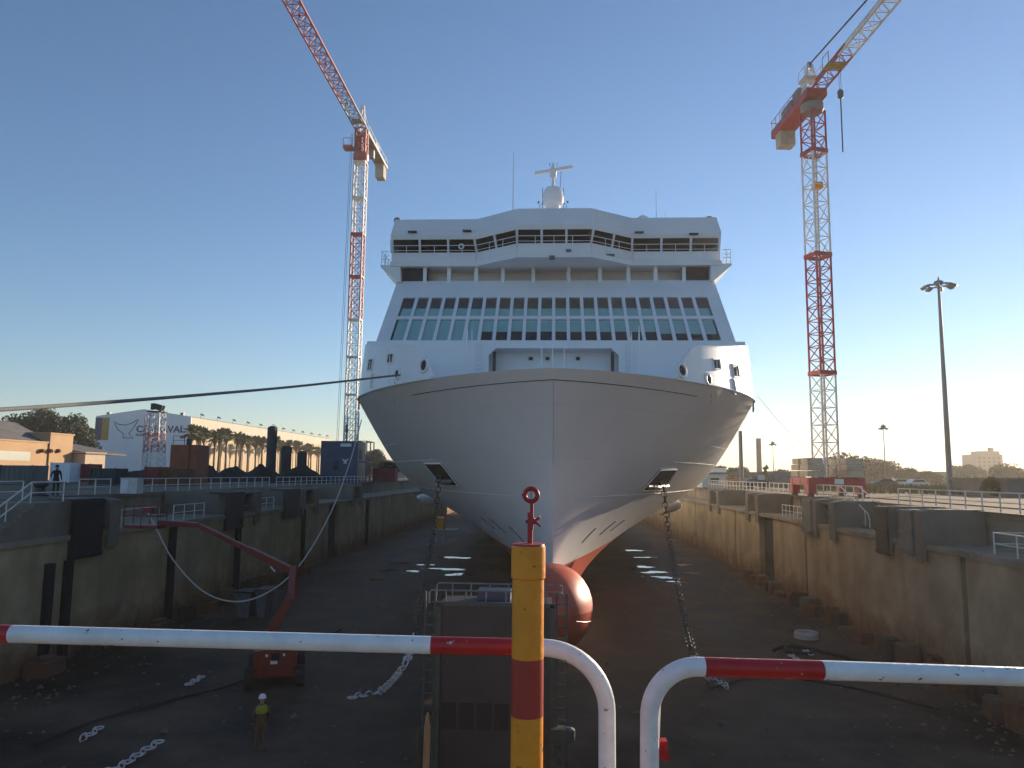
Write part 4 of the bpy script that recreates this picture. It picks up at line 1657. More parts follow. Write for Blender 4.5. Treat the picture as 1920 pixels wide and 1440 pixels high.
# ------------------------------------------------------------------ buildings on the right
def ground_x(px, Y):
    return at(px, 890, Y).x
def shed(name, px0, px1, ptop, Y, depth, m_, label, roof='roof_grey', gable=.0, win=0):
    x0, x1 = ground_x(px0, Y), ground_x(px1, Y)
    h = zat((px0 + px1) / 2, ptop, Y)
    t = thing(name, ((x0 + x1) / 2, Y, 0), label, 'building')
    b = MB()
    b.box((x0, Y, 0), (x1, Y + depth, h))
    wl = b.build('wall', m_, t)
    b = MB()
    if gable:
        b.prism([(x0 - .2, Y - .25, h + .003), (x1 + .2, Y - .25, h + .003), ((x0 + x1) / 2, Y - .25, h + gable)], (0, depth + .5, 0))
    else:
        b.box((x0 - .15, Y - .15, h + .003), (x1 + .15, Y + depth + .15, h + .25))
    b.build('roof', roof, t, recalc=True)
    for k in range(win):
        b = MB()
        w = (x1 - x0) / (win * 2 + 1)
        xa = x0 + w * (1 + 2 * k)
        b.box((xa, Y - .02, h * .42), (xa + w, Y - .06, h * .72))
        b.build('window', 'window_dark', t)
    return t
shed('site_hut', 1316, 1364, 889, 104, 6, 'pale_blue', 'pale blue site hut beside the ship on the right quay', win=1)
shed('storage_hall', 1335, 1362, 877, 150, 10, 'shed_white', 'white storage hall with flat roof behind the pale blue hut')
shed('long_shed', 1363, 1436, 887, 175, 12, 'roof_grey', 'long low grey shed behind the round-backed tank trailer', win=5)
shed('long_shed', 1450, 1510, 886, 170, 12, 'blue_paint', 'low blue-grey shed left of the right crane ballast', win=3)
shed('long_shed', 1712, 1776, 886, 240, 12, 'stucco_pale', 'low pale shed partly behind the tallest light mast', win=4)
shed('corner_shed', 1888, 1990, 902, 72, 10, 'roof_grey', 'dim grey shed at the right edge of the quay', win=1)
# far tower block
x0, x1 = ground_x(1831, 620), ground_x(1882, 620)
h = zat(1857, 852, 620)
t = thing('tower_block', ((x0 + x1) / 2, 620, 0), 'hazy grey apartment tower block on the far right horizon', 'building')
b = MB()
b.box((x0, 620, 0), (x1, 640, h))
b.build('wall', 'tower_block', t)
b = MB()
b.box((x0 + 5, 622, h + .004), (x1 - 1, 636, h + 2.6))
b.box((x0 + 14, 624, h + 2.6), (x0 + 16.5, 628, h + 5.5))
b.build('roof_house', 'tower_block', t)
for i in range(5):
    for k in range(6):
        b = MB()
        w = (x1 - x0) / 11
        xa = x0 + w * (1 + 2 * i)
        z_ = 1.5 + (h - 2) * k / 6
        b.box((xa, 619.9, z_), (xa + w, 620, z_ + 1.6))
        b.build('window', 'window_dark', t)
# tank trailer with a rounded back
t = thing('tank_trailer', (ground_x(1418, 98), 98, 0), 'dark blue rounded tank trailer on the right quay', 'trailer')
xa, xb = ground_x(1396, 98), ground_x(1436, 98)
zt_ = zat(1418, 897, 98)
b = MB()
rows = []
for k in range(7):
    y = 97.2 + k * .4
    rows.append([V(xa, y, .75)] + [V((xa + xb) / 2 - math.cos(a) * (xb - xa) / 2, y, .8 + math.sin(a) ** .6 * (zt_ - .8)) for a in np.linspace(0.02, math.pi - .02, 18)] + [V(xb, y, .75)])
b.grid(rows)
b.add(rows[0], [tuple(range(len(rows[0])))])
b.add(rows[-1], [tuple(range(len(rows[-1])))])
b.build('tank', 'blue_paint', t, recalc=True)
b = MB()
b.box(((xa + xb) / 2 + .1, 97.15, 1.15), (xb - .35, 97.18, 1.75))
b.build('side_panel', 'pale_blue', t)
for x in (xa + .6, xb - .6):
    b = MB()
    b.cyl((x, 97.3, .4), (x, 97.6, .4), .4, 14)
    b.build('wheel', 'rubber', t)
b = MB()
b.box((xa, 97.3, .55), (xb, 99.4, .75))
b.build('chassis', 'steel_dark', t)
# timber/pallet stack behind
for k in range(5):
    x = ground_x(1366 + 8 * k, 101)
    mb = MB()
    for q in range(6):
        mb.box((x - .25, 101, .02 + .26 * q), (x + .25, 102.2, .2 + .26 * q))
    tag(mb.build('pallet_stack', 'timber'), '%s stack of pale pallets from the ship on the right quay' % ORD[k], 'pallet stack', 'pallets right of the ship')
# parked cars
def car(x, y, rz, m_, label):
    t = thing('parked_car', (x, y, 0), label, 'car', 'cars parked beyond the right quay')
    b = MB()
    prof = [(-2.05, .35), (-2.05, .80), (-1.25, .90), (-.55, 1.42), (.95, 1.42), (1.55, .95), (2.05, .85), (2.05, .35)]
    b.prism([(x + a, y - .82, z) for a, z in prof], (0, 1.64, 0))
    b.build('body', m_, t, recalc=True)
    for sy in (-1, 1):
        b = MB()
        b.prism([(x + a, y + sy * .825, z) for a, z in ((-1.05, .93), (-.5, 1.34), (.88, 1.34), (1.3, .95))], (0, sy * .01, 0))
        b.build('window', 'window_dark', t, recalc=True)
        for sx in (-1.3, 1.25):
            b = MB()
            b.cyl((x + sx, y + sy * .70, .32), (x + sx, y + sy * .86, .32), .32, 14)
            b.build('wheel', 'rubber', t)
    t.rotation_euler = (0, 0, rz)
car(ground_x(1655, 128), 128, .15, 'car_dark', 'dark car parked furthest left beyond the right railing')
car(ground_x(1685, 132), 132, -.1, 'car_silver', 'silver car parked between the dark and the white car')
car(ground_x(1716, 127), 127, .1, 'car_white', 'white car parked nearest the tall light mast')

# ------------------------------------------------------------------ trees
def leaf_cloud(b, c, rad, n, size, rng, squash=1.0):
    for _ in range(n):
        while True:
            q = V(rng.uniform(-1, 1), rng.uniform(-1, 1), rng.uniform(-1, 1))
            if q.length <= 1:
                break
        q = q * (q.length ** -.35 if q.length > .05 else 1)
        p = V(c[0] + q.x * rad, c[1] + q.y * rad, c[2] + q.z * rad * squash)
        a = V(rng.gauss(0, 1), rng.gauss(0, 1), rng.gauss(0, 1)).normalized()
        e = a.cross(V(rng.gauss(0, 1), rng.gauss(0, 1), rng.gauss(0, 1))).normalized()
        s = size * rng.uniform(.6, 1.3)
        b.add([p - a * s, p + e * s * .55, p + a * s, p - e * s * .55], [(0, 1, 2, 3)])
def tree(x, y, h, w, label, m_='leaf_a', seed=1, clumps=16, leaves=170, name='tree', trunk=.28, cat='tree', lowest=.28):
    rng = random.Random(seed)
    t = thing(name, (x, y, 0), label, cat)
    b = MB()
    b.tube([(x, y, -.1), (x + .1, y, h * .25), (x - .05, y, h * .5), (x + .1, y, h * .75)], [h * .035, h * .028, h * .02, h * .008], 8)
    cl = []
    for k in range(clumps):
        a = rng.uniform(0, 2 * math.pi)
        zz = rng.uniform(lowest + .1, .92)
        env = math.sin(math.pi * min(1, max(0.05, (zz - lowest + .12) / (1.12 - lowest)))) ** .6
        rr = rng.uniform(.15, .95) * w / 2 * env
        cl.append((V(x + math.cos(a) * rr, y + math.sin(a) * rr, h * zz), w * rng.uniform(.15, .25)))
    for c, r in cl[:9]:
        b.tube([(x, y, h * .32), ((x + c.x) / 2, (y + c.y) / 2, (h * .4 + c.z) / 2), c], [h * .016, h * .01, h * .004], 5)
    b.build('trunk', 'bark', t)
    b = MB()
    for c, r in cl:
        leaf_cloud(b, c, r, leaves, max(.12, w * .030), rng, .85)
    b.build('crown', m_, t)
    return t
TR = [  # px, top py, Y, width px, label
    (1590, 863, 230, 95, 'broad tree directly right of the right crane mast'), (1645, 870, 240, 82, 'rounded tree behind the short floodlight mast'),
    (1556, 880, 250, 55, 'low tree behind the right crane ballast'), (1700, 882, 235, 45, 'small tree at the right end of the near tree row'),
    (1740, 893, 230, 60, 'low bushy tree left of the tallest light mast'), (1812, 880, 300, 75, 'wide tree in front of the tower block'),
    (1890, 877, 250, 60, 'tree on the horizon right of the tower block'), (1436, 868, 160, 12, 'slim cypress-like tree beside the chimney stack'),
    (1385, 880, 200, 50, 'flat tree behind the grey shed near the ship'), (1338, 868, 190, 40, 'tree behind the white storage hall'), (1470, 886, 210, 50, 'low tree between the cypress and the crane'),
    (1858, 898, 74, 44, 'small spreading tree on the right quay near the corner shed')]
for k, (px, pt, Y, wpx, lab) in enumerate(TR):
    x = ground_x(px, Y)
    h = zat(px, pt, Y)
    w = wpx / FPX * Y
    tree(x, Y, h, w, lab, 'leaf_a' if k % 2 else 'leaf_b', 20 + k, clumps=34 if w > 6 else 14, leaves=190, lowest=.12)
# left trees
for k, (px, pt, Y, wpx, lab) in enumerate(((20, 774, 165, 95, 'leftmost dark tree behind the orange building'), (75, 768, 160, 95, 'tallest dark tree behind the orange building'), (120, 780, 162, 90, 'dark tree nearest the hangar on its left'), (150, 800, 175, 50, 'low dark tree touching the left edge of the hangar'),
        (700, 846, 210, 46, 'bushy tree between the blue crane base and the hull'), (690, 852, 190, 26, 'narrow tree close to the blue crane base'), (726, 868, 150, 45, 'low bush-like tree under the flare of the hull'))):
    x = ground_x(px, Y)
    tree(x, Y, zat(px, pt, Y), wpx / FPX * Y, lab, 'leaf_b' if k % 2 else 'leaf_a', 60 + k, clumps=44, leaves=230, lowest=.12)

def palm_proto(seed):
    rng = random.Random(seed)
    h = 10.2
    t = thing('palm_tree', (0, 0, 0), 'palm', 'palm tree')
    b = MB()
    lean = rng.uniform(-.35, .35)
    b.tube([(0, 0, -.1), (lean * .2, 0, h * .33), (lean * .6, 0, h * .66), (lean, 0, h * .86)], [.30, .22, .19, .20], 8)
    b.build('trunk', 'palm_bark', t, origin=(0, 0, 0))
    top = V(lean, 0, h * .86)
    b = MB()
    for k in range(46):
        a = rng.uniform(0, 2 * math.pi)
        el = rng.uniform(-.3, 1.4)
        L = rng.uniform(1.6, 2.5)
        d = V(math.cos(a) * math.cos(el), math.sin(a) * math.cos(el), math.sin(el))
        sd = V(-math.sin(a), math.cos(a), 0)
        p0 = top
        p1 = top + d * L * .55
        p2 = top + d * L + V(0, 0, -.35 * L * .4)
        for o in (-1, 1):
            e1 = p1 + sd * o * .42
            e2 = p2 + sd * o * .30 + V(0, 0, -.3)
            b.add([p0, p1, e1 + V(0, 0, -.10)], [(0, 1, 2)])
            b.add([p1, p2, e2, e1 + V(0, 0, -.10)], [(0, 1, 2, 3)])
    b.build('crown', 'leaf_palm', t, origin=(0, 0, 0))
    b = MB()
    for k in range(26):
        a = rng.uniform(0, 2 * math.pi)
        r1 = rng.uniform(.5, .8)
        zz = rng.uniform(1.2, 2.4)
        sd = V(-math.sin(a), math.cos(a), 0) * .22
        q = top + V(math.cos(a) * r1, math.sin(a) * r1, -.5)
        e = top + V(math.cos(a) * .3, math.sin(a) * .3, -zz)
        b.add([top, q + sd, e, q - sd], [(0, 1, 2, 3)])
    b.build('dry_fronds', 'leaf_dry', t, origin=(0, 0, 0))
    return t
protos = [palm_proto(s) for s in (3, 4, 5, 6)]
used = set()
rng = random.Random(11)
NP = 24
for k in range(NP):
    Y = 178 + 150 * (k / (NP - 1)) ** 1.15
    px = 356 + (606 - 356) * (1 - (178 / Y)) / (1 - 178 / 328)
    i = k % 4
    o = protos[i] if i not in used else copy_tree(protos[i])
    used.add(i)
    o.location = (ground_x(px, Y) + rng.uniform(-.6, .6), Y, 0)
    s = rng.uniform(.96, 1.08) * 1.16
    o.scale = (s, s, s)
    o.rotation_euler = (0, 0, rng.uniform(0, 6.28))
    tag(o, 'tall palm in the row beside the hangar, %s from the left' % ORD[k], 'palm tree', 'palm row in front of the hangar')

# ------------------------------------------------------------------ hangar with lettering, on the left
def text_mesh(name, s, size, m_, parent, loc, bold=0.0, sx=1.0, thick=.03):
    cu = bpy.data.curves.new(name, 'FONT')
    cu.body = s
    cu.size = size
    cu.offset = bold
    cu.extrude = thick
    to = bpy.data.objects.new(name, cu)
    C.objects.link(to)
    dg = bpy.context.evaluated_depsgraph_get()
    me = bpy.data.meshes.new_from_object(to.evaluated_get(dg))
    C.objects.unlink(to)
    bpy.data.objects.remove(to)
    o = bpy.data.objects.new(name, me)
    me.materials.clear()
    me.materials.append(MATS[m_])
    C.objects.link(o)
    o.parent = parent
    o.location = Vector(loc) - WL[parent.name]
    o.rotation_euler = (R(90), 0, 0)
    o.scale = (sx, 1, 1)
    WL[o.name] = Vector(loc)
    return o
YHg = 205.0
xa, xb = ground_x(172, YHg), ground_x(352, YHg)
zl_, zr_ = zat(172, 779, YHg), zat(352, 782, YHg)
zE = (zl_ + zr_) / 2
zP = zat(265, 768, YHg)
YHe = 338.0
hangar = thing('hangar', ((xa + xb) / 2, YHg, 0), 'big hangar with white lettered gable and long cream side wall', 'building')
b = MB()
b.prism([(xa, YHg, 0), (xb, YHg, 0), (xb, YHg, zE), ((xa + xb) / 2, YHg, zP), (xa, YHg, zE)], (0, .5, 0))
gable = b.build('gable_wall', 'shed_white', hangar, recalc=True)
b = MB()
b.box((xb - .4, YHg + .5, 0), (xb, YHe, zE * .80))
sidew = b.build('side_wall', 'shed_cream', hangar)
b = MB()
b.box((xa, YHg + .5, 0), (xa + .4, YHe, zE - .1))
b.box((xa, YHe, 0), (xb, YHe + .4, zE - .1))
b.build('back_wall', 'shed_cream', hangar)
b = MB()
b.box((xb - .38, YHg + .5, zE * .80 + .004), (xb + .04, YHe, zE - .1))
b.build('cladding_band', 'shed_band', hangar)
b = MB()
b.prism([(xa - .3, YHg + .01, zE - .05), (xb + .3, YHg + .01, zE - .05), ((xa + xb) / 2, YHg + .01, zP + .12)], (0, YHe - YHg, 0))
b.build('roof', 'shed_band', hangar, recalc=True)
for k in range(12):
    b = MB()
    y = YHg + 6 + k * 11
    b.bar((xb - .2, y, zE), (xb - .2, y, zE + .9), .12)
    b.cbox((xb + .3, y, zE + .95), (1.0, .6, .4), Matrix.Rotation(R(25), 3, 'Y'))
    b.build('roof_floodlight', 'lamp_grey', hangar)
for k in range(8):
    b = MB()
    y = YHg + 4 + k * 16
    b.box((xb + .002, y, .0), (xb + .16, y + .5, zE * .8))
    b.build('pilaster', 'shed_cream', sidew)
for px in (192, 332):
    b = MB()
    x = ground_x(px, YHg)
    b.cbox((x, YHg + 1, zE + .55), (.9, .9, 1.2))
    b.build('roof_fan', 'lamp_grey', hangar)
yl = YHg - .03
def gx(px):
    return at(px, 820, YHg).x
def gz(px, py):
    return zat(px, py, YHg)
b = MB()
b.box((gx(177), yl, gz(190, 825)), (gx(189.5), yl - .04, gz(190, 783)))
b.build('logo_panel', 'logo_navy', gable)
b = MB()
b.box((gx(189.5) + .01, yl, gz(190, 825)), (gx(203), yl - .04, gz(190, 783)))
b.build('logo_panel', 'logo_ochre', gable)
tail = [(213, 791), (222, 796), (235, 797), (246, 793), (257, 786), (256, 790), (248, 804), (241, 813), (250, 821), (231, 821), (231, 813), (222, 807), (216, 799)]
b = MB()
b.tube([V(gx(x_), yl - .03, gz(x_, y_)) for x_, y_ in tail], .10, 5, closed=True)
b.build('logo_outline', 'logo_navy', gable)
text_mesh('sign_text', 'CERNAVAL', 2.55, 'logo_navy', gable, (gx(254.5), yl - .02, gz(300, 810.5)), bold=.06, sx=1.08)
text_mesh('sign_text', 'SHIPYARD', .98, 'logo_navy', gable, (gx(254.0), yl - .02, gz(300, 818)), bold=.02, sx=1.42)
# lean-to of the hangar on its left
shed('lean_to', 132, 175, 822, YHg + 1, 20, 'shed_white', 'white lean-to against the left side of the hangar')

# low sunlit buildings on the far left
def long_house(x, y0, y1, depth, h, m_, label, name='workshop'):
    t = thing(name, (x, (y0 + y1) / 2, 0), label, 'building')
    b = MB()
    b.box((x - depth, y0, 0), (x, y1, h))
    w = b.build('wall', m_, t)
    b = MB()
    b.box((x - depth - .2, y0 - .2, h + .004), (x + .12, y1 + .2, h + .22))
    b.build('parapet', m_, t)
    return t, w
XW = -74.0
ya = onx(-30, 850, XW).y
yb = onx(90, 850, XW).y
yc = onx(133, 850, XW).y
hA = onx(40, 828, XW).z
hB = onx(110, 815, XW).z
t, w = long_house(XW, ya, yb, 14, hA, 'stucco', 'low sunlit orange workshop at the far left edge')
b = MB()
b.box((XW + .01, ya + 1, hA * .50), (XW + .04, onx(57, 845, XW).y, hA * .74))
b.build('window_band', 'window_grey', t)
b = MB()
b.prism([(XW - 13, ya, hA + .3), (XW - .8, ya, hA + .3), (XW - 7, ya, hA + 3.2)], (0, yb - ya + 2, 0))
b.build('roof', 'roof_grey', t, recalc=True)
t, w = long_house(XW + .2, yb, yc, 12, hB, 'stucco', 'taller sunlit orange block at the right end of the workshop')
for px in (78, 94, 108):
    b = MB()
    q = onx(px, 845, XW + .2)
    b.lathe((XW + .3, q.y, q.z - .3), [(.3, 0), (.4, .3), (.2, .55)], 8)
    b.build('wall_vent', 'rust', t)
t, w = long_house(XW + 2, yc + .5, onx(198, 850, XW + 2).y, 10, onx(160, 850, XW + 2).z, 'stucco_pale', 'small sunlit annex between the orange block and the hangar')
b = MB()
b.prism([(XW - 9, yc + .5, 3.9), (XW + 2.2, yc + .5, 3.9), (XW + 2.2, yc + .5, 4.1), (XW - 9, yc + .5, 6.2)], (0, 11, 0))
b.build('roof', 'roof_grey', t, recalc=True)

# lattice light tower on the left quay
YT = 92.0
xt = ground_x(287, YT)
t = thing('lattice_tower', (xt, YT, 0), 'red and white lattice light tower in front of the hangar', 'tower')
for k, (pa, pb, m_) in enumerate(((880, 848, 'crane_white'), (848, 812, 'crane_red'), (812, 772, 'crane_white'))):
    b = MB()
    za, zb_ = max(0, zat(287, pa, YT)), zat(287, pb, YT)
    lattice(b, (xt, YT, za), (xt, YT, zb_), 1.95 - .18 * k, 3, .09, .05, w2=1.95 - .18 * (k + 1))
    b.build('tower_section', m_, t)
b = MB()
ztp = zat(287, 772, YT)
b.cbox((xt, YT, ztp), (1.9, 1.6, .12))
b.cbox((xt + .25, YT - .2, ztp + .55), (1.2, .8, .7), Matrix.Rotation(R(15), 3, 'Y'))
b.cbox((xt - .6, YT, ztp + .65), (.35, .4, .8))
b.build('light_head', 'steel_dark', t)
b = MB()
for e in (-.9, -1.5):
    b.bar((xt + e, YT, 0), (xt + e, YT, ztp - .3), .06)
for k in range(14):
    z = .6 + k * .5
    b.bar((xt - 1.5, YT, z), (xt - .9, YT, z), .04)
b.build('cage_ladder', 'crane_red', t)

# orange block house, tanks, heaps, containers
YO = 84.0
x0, x1 = ground_x(317, YO), ground_x(366, YO)
h1, h0 = zat(340, 834, YO), zat(340, 871, YO)
t = thing('block_house', ((x0 + x1) / 2, YO, 0), 'square orange-brown block house with roof railing on the left quay', 'building')
b = MB()
b.box((x0, YO, 0), (x1 - .9, YO + 3, h1))
b.box((x1 - .9, YO + .2, 0), (x1, YO + 3.2, h1 + .02))
b.build('wall', 'orange_box', t)
b = MB()
for x in (x0 + .2, (x0 + x1) / 2, x1 - 1.1):
    b.bar((x, YO + .1, h1), (x, YO + .1, h1 + 1.0), .05)
b.bar((x0 + .2, YO + .1, h1 + 1), (x1 - 1.1, YO + .1, h1 + 1), .05)
b.bar((x0 + .2, YO + .1, h1 + .5), (x1 - 1.1, YO + .1, h1 + .5), .04)
b.cbox((x0 + 1.6, YO + 1, h1 + .35), (.4, .4, .7))
b.build('roof_railing', 'steel_dark', t)
for px0, px1, pt, Y, m_, lab in ((498, 515, 801, 110, 'tank_brown', 'tall dark cylindrical tank left of the blue crane base'),
                                 (525, 544, 838, 112, 'tank_brown', 'short brown tank beside the tall dark tank'), (556, 573, 848, 113, 'tank_brown', 'shortest dark tank, nearest the blue crane base')):
    x0, x1 = ground_x(px0, Y), ground_x(px1, Y)
    h = zat((px0 + px1) / 2, pt, Y)
    r = (x1 - x0) / 2
    t = thing('storage_tank', ((x0 + x1) / 2, Y, 0), lab, 'tank', 'dark tanks on the left quay')
    b = MB()
    b.lathe(((x0 + x1) / 2, Y, 0), [(r, 0), (r, h - .15), (r * .8, h + .05), (r * .25, h + .2)], 20)
    b.build('shell', m_, t, smooth=True)
    b = MB()
    b.tube([((x0 + x1) / 2 + r + .05, Y, .1), ((x0 + x1) / 2 + r + .05, Y, h), ((x0 + x1) / 2, Y, h + .45)], .05, 6)
    b.build('pipe', 'tank_brown', t)
def heap(x, y, rx, ry, h, label, seed):
    rng = random.Random(seed)
    b = MB()
    rows = []
    N, K = 44, 14
    ph = [rng.uniform(0, 6.28) for _ in range(6)]
    for k in range(K + 1):
        f = k / K
        row = []
        for i in range(N + 1):
            a = 2 * math.pi * i / N
            w = 1 + .12 * math.sin(3 * a + ph[0]) + .07 * math.sin(7 * a + ph[1]) * (1 - f)
            zz = h * (1 - f ** 1.5) * (1 + .12 * math.sin(5 * a + ph[2]) * f) - .05
            q = V(x + math.cos(a) * rx * f * w, y + math.sin(a) * ry * f * w, zz)
            nn_ = mnoise.noise(V(q.x * .55, q.y * .55, seed)) * .55 + mnoise.noise(V(q.x * 1.5, q.y * 1.5, seed)) * .25
            q.z = max(-.05, q.z + nn_ * (1 - f * .7) * h * .5)
            row.append(q)
        rows.append(row)
    b.grid(rows)
    tag(b.build('spoil_heap', 'heap', recalc=True), label, 'heap', 'dark heaps on the left quay')
for k, (px0, px1, pt, Y, lab) in enumerate(((340, 415, 866, 105, 'dark spoil heap right behind the orange block house'), (400, 470, 874, 112, 'low dark spoil heap in front of the palm trunks'),
                                            (455, 530, 872, 104, 'dark spoil heap at the foot of the tall tank'), (520, 612, 874, 108, 'dark spoil heap against the blue crane base'), (220, 320, 880, 100, 'low dark spoil heap under the lattice tower'))):
    x0, x1 = ground_x(px0, Y), ground_x(px1, Y)
    heap((x0 + x1) / 2, Y, (x1 - x0) / 2 * 1.15, 5, max(.8, zat((px0 + px1) / 2, pt, Y)), lab, 30 + k)
def container(px0, px1, h, Y, m_, label, name='container', rib=True):
    x0, x1 = ground_x(px0, Y), ground_x(px1, Y)
    t = thing(name, ((x0 + x1) / 2, Y, 0), label, 'container')
    b = MB()
    b.box((x0, Y, .12), (x1, Y + 2.4, h))
    b.build('shell', m_, t)
    b = MB()
    n = max(3, int((x1 - x0) / .5))
    for k in range(n):
        x = x0 + (x1 - x0) * (k + .5) / n
        b.box((x - .1, Y - .05, .25), (x + .1, Y - .002, h - .15))
    b.build('ribs', m_, t)
    for x in (x0, x1):
        b = MB()
        b.cbox((x, Y - .03, h / 2 + .03), (.16, .14, h))
        b.build('corner_post', m_, t)
container(95, 130, 2.3, 84, 'shed_white', 'white container below the orange building on the left quay')
container(131, 168, 2.2, 86, 'container_red', 'red container right of the white one on the left quay')
container(272, 300, 1.9, 78, 'container_red', 'small red container at the foot of the lattice tower')
container(300, 345, 1.75, 77, 'rust', 'rusty skip container beside the small red container')
container(700, 740, 2.2, 118, 'container_red', 'red container half hidden under the flare of the hull')
container(0, 60, 1.9, 72, 'roof_grey', 'grey container at the far left below the orange workshop')
container(170, 215, 1.7, 74, 'steel_dark', 'dark container left of the electrical cabinet')
# shed behind, near hull
shed('far_hall', 680, 760, 868, 230, 20, 'roof_grey', 'grey hall between the blue crane base and the hull', win=4)
# electrical cabinet on the left quay edge
t = thing('electrical_cabinet', (XLQ - .9, 49, 0), 'white electrical cabinet with grey side on the left quay edge', 'cabinet')
Yc_ = 48.6
x0, x1 = at(226, 905, Yc_).x, at(257, 905, Yc_).x
b = MB()
b.box((x0, Yc_, .03), (x1, Yc_ + .8, 1.0))
b.build('case', 'cabinet', t)
b = MB()
b.box((x0 + .03, Yc_ - .03, .1), ((x0 + x1) / 2 - .02, Yc_ - .004, .95))
b.build('door', 'sign_white', t)
b = MB()
b.box((x0 - .04, Yc_ - .05, 1.004), (x1 + .04, Yc_ + .85, 1.06))
b.build('lid', 'cabinet', t)

# ------------------------------------------------------------------ people
def person(loc, h, rz, label, mats, arms, helmet=None, vest=None, legs=None):
    """one skinned figure from a joint skeleton; mats = (trousers, jacket, skin)"""
    k = h / 1.75
    L = legs or {}
    J = {'pel': (0, 0, .95), 'sp': (0, .01, 1.12), 'ch': (0, 0, 1.33), 'nk': (0, -.01, 1.50), 'hd0': (0, -.02, 1.585), 'hd1': (0, -.015, 1.70),
         'shl': (-.19, 0, 1.43), 'shr': (.19, 0, 1.43), 'hl': (-.10, 0, .90), 'hr': (.10, 0, .90),
         'kl': L.get('kl', (-.12, -.02, .50)), 'kr': L.get('kr', (.12, -.03, .50)), 'al': L.get('al', (-.13, .02, .09)), 'ar': L.get('ar', (.13, .02, .09)),
         'tl': L.get('tl', (-.14, -.15, .04)), 'tr': L.get('tr', (.15, -.15, .04))}
    J.update(arms)
    E = [('pel', 'sp'), ('sp', 'ch'), ('ch', 'nk'), ('nk', 'hd0'), ('hd0', 'hd1'), ('ch', 'shl'), ('ch', 'shr'), ('shl', 'el'), ('el', 'wl'), ('wl', 'fl'),
         ('shr', 'er'), ('er', 'wr'), ('wr', 'fr'), ('pel', 'hl'), ('pel', 'hr'), ('hl', 'kl'), ('kl', 'al'), ('al', 'tl'), ('hr', 'kr'), ('kr', 'ar'), ('ar', 'tr')]
    RD = {'pel': (.15, .11), 'sp': (.14, .10), 'ch': (.165, .115), 'nk': (.058, .06), 'hd0': (.078, .092), 'hd1': (.082, .098), 'shl': (.07, .07), 'shr': (.07, .07),
          'el': (.047, .047), 'er': (.047, .047), 'wl': (.035, .035), 'wr': (.035, .035), 'fl': (.03, .042), 'fr': (.03, .042), 'hl': (.098, .098), 'hr': (.098, .098),
          'kl': (.064, .064), 'kr': (.064, .064), 'al': (.05, .05), 'ar': (.05, .05), 'tl': (.042, .036), 'tr': (.042, .036)}
    names = list(J)
    t = thing('person', loc, label, 'person')
    me = bpy.data.meshes.new('body')
    me.from_pydata([tuple(c * k for c in J[n_]) for n_ in names], [(names.index(a), names.index(c)) for a, c in E], [])
    o = bpy.data.objects.new('body_tmp', me)
    C.objects.link(o)
    md = o.modifiers.new('skin', 'SKIN')
    sv = me.skin_vertices[0].data
    for i, n_ in enumerate(names):
        sv[i].radius = tuple(q * k for q in RD[n_])
        sv[i].use_root = (n_ == 'pel')
    ss = o.modifiers.new('sub', 'SUBSURF')
    ss.levels = ss.render_levels = 2
    dg = bpy.context.evaluated_depsgraph_get()
    nm = bpy.data.meshes.new_from_object(o.evaluated_get(dg))
    bpy.data.objects.remove(o)
    nm.materials.clear()
    for q in mats:
        nm.materials.append(MATS[q])
    wl_, wr_ = Vector(J['wl']) * k, Vector(J['wr']) * k
    fl_, fr_ = Vector(J['fl']) * k, Vector(J['fr']) * k
    for p in nm.polygons:
        z = p.center.z / k
        c = p.center
        hand = min((c - fl_).length, (c - fr_).length) < .075 * k
        p.material_index = 2 if (hand or z > 1.525) else (1 if z > .93 or abs(c.x) > .23 * k else 0)
        p.use_smooth = True
    bo = bpy.data.objects.new('body', nm)
    C.objects.link(bo)
    bo.parent = t
    WL[bo.name] = Vector(loc)
    def kid(b, name, m_, **kw):
        c = b.build(name, m_, t, origin=WL[t.name], **kw)
        return c
    off = Vector(loc)
    hc = off + V(0, -.018, 1.665) * k
    b = MB()   # nose and ears as one small face piece, hair or helmet on top
    b.tube([hc + V(0, -.095, .02) * k, hc + V(0, -.118, -.02) * k], [.008 * k, .016 * k], 6)
    for e in (-1, 1):
        b.tube([hc + V(e * .082, .0, .02) * k, hc + V(e * .09, .01, -.03) * k], [.014 * k, .012 * k], 6)
    kid(b, 'face', mats[2])
    if helmet:
        b = MB()
        b.lathe(hc + V(0, 0, .03) * k, [(.135 * k, 0), (.112 * k, .015 * k), (.108 * k, .06 * k), (.085 * k, .105 * k), (.03 * k, .128 * k)], 16)
        kid(b, 'helmet', helmet, smooth=True)
    else:
        b = MB()
        b.lathe(hc + V(0, .012, .025) * k, [(.088 * k, -.03 * k), (.098 * k, .03 * k), (.085 * k, .085 * k), (.03 * k, .11 * k)], 14)
        kid(b, 'hair', 'rubber', smooth=True)
    if vest:
        b = MB()
        pr = [(.22, .195, .150), (.32, .212, .155), (.40, .205, .14), (.46, .10, .09)]
        rows = []
        for dz, rx, ry in pr:
            rows.append([off + V(rx * math.cos(2 * math.pi * i / 18), ry * math.sin(2 * math.pi * i / 18), 1.03 + dz) * k for i in range(19)])
        b.grid(rows)
        kid(b, 'vest', vest, smooth=True)
    t.rotation_euler = (0, 0, rz)
    return t
AD = {'el': (-.26, .03, 1.16), 'wl': (-.25, -.06, .93), 'fl': (-.24, -.09, .85), 'er': (.26, .03, 1.16), 'wr': (.25, -.06, .93), 'fr': (.24, -.09, .85)}
q = onz(487, 1414, ZF)
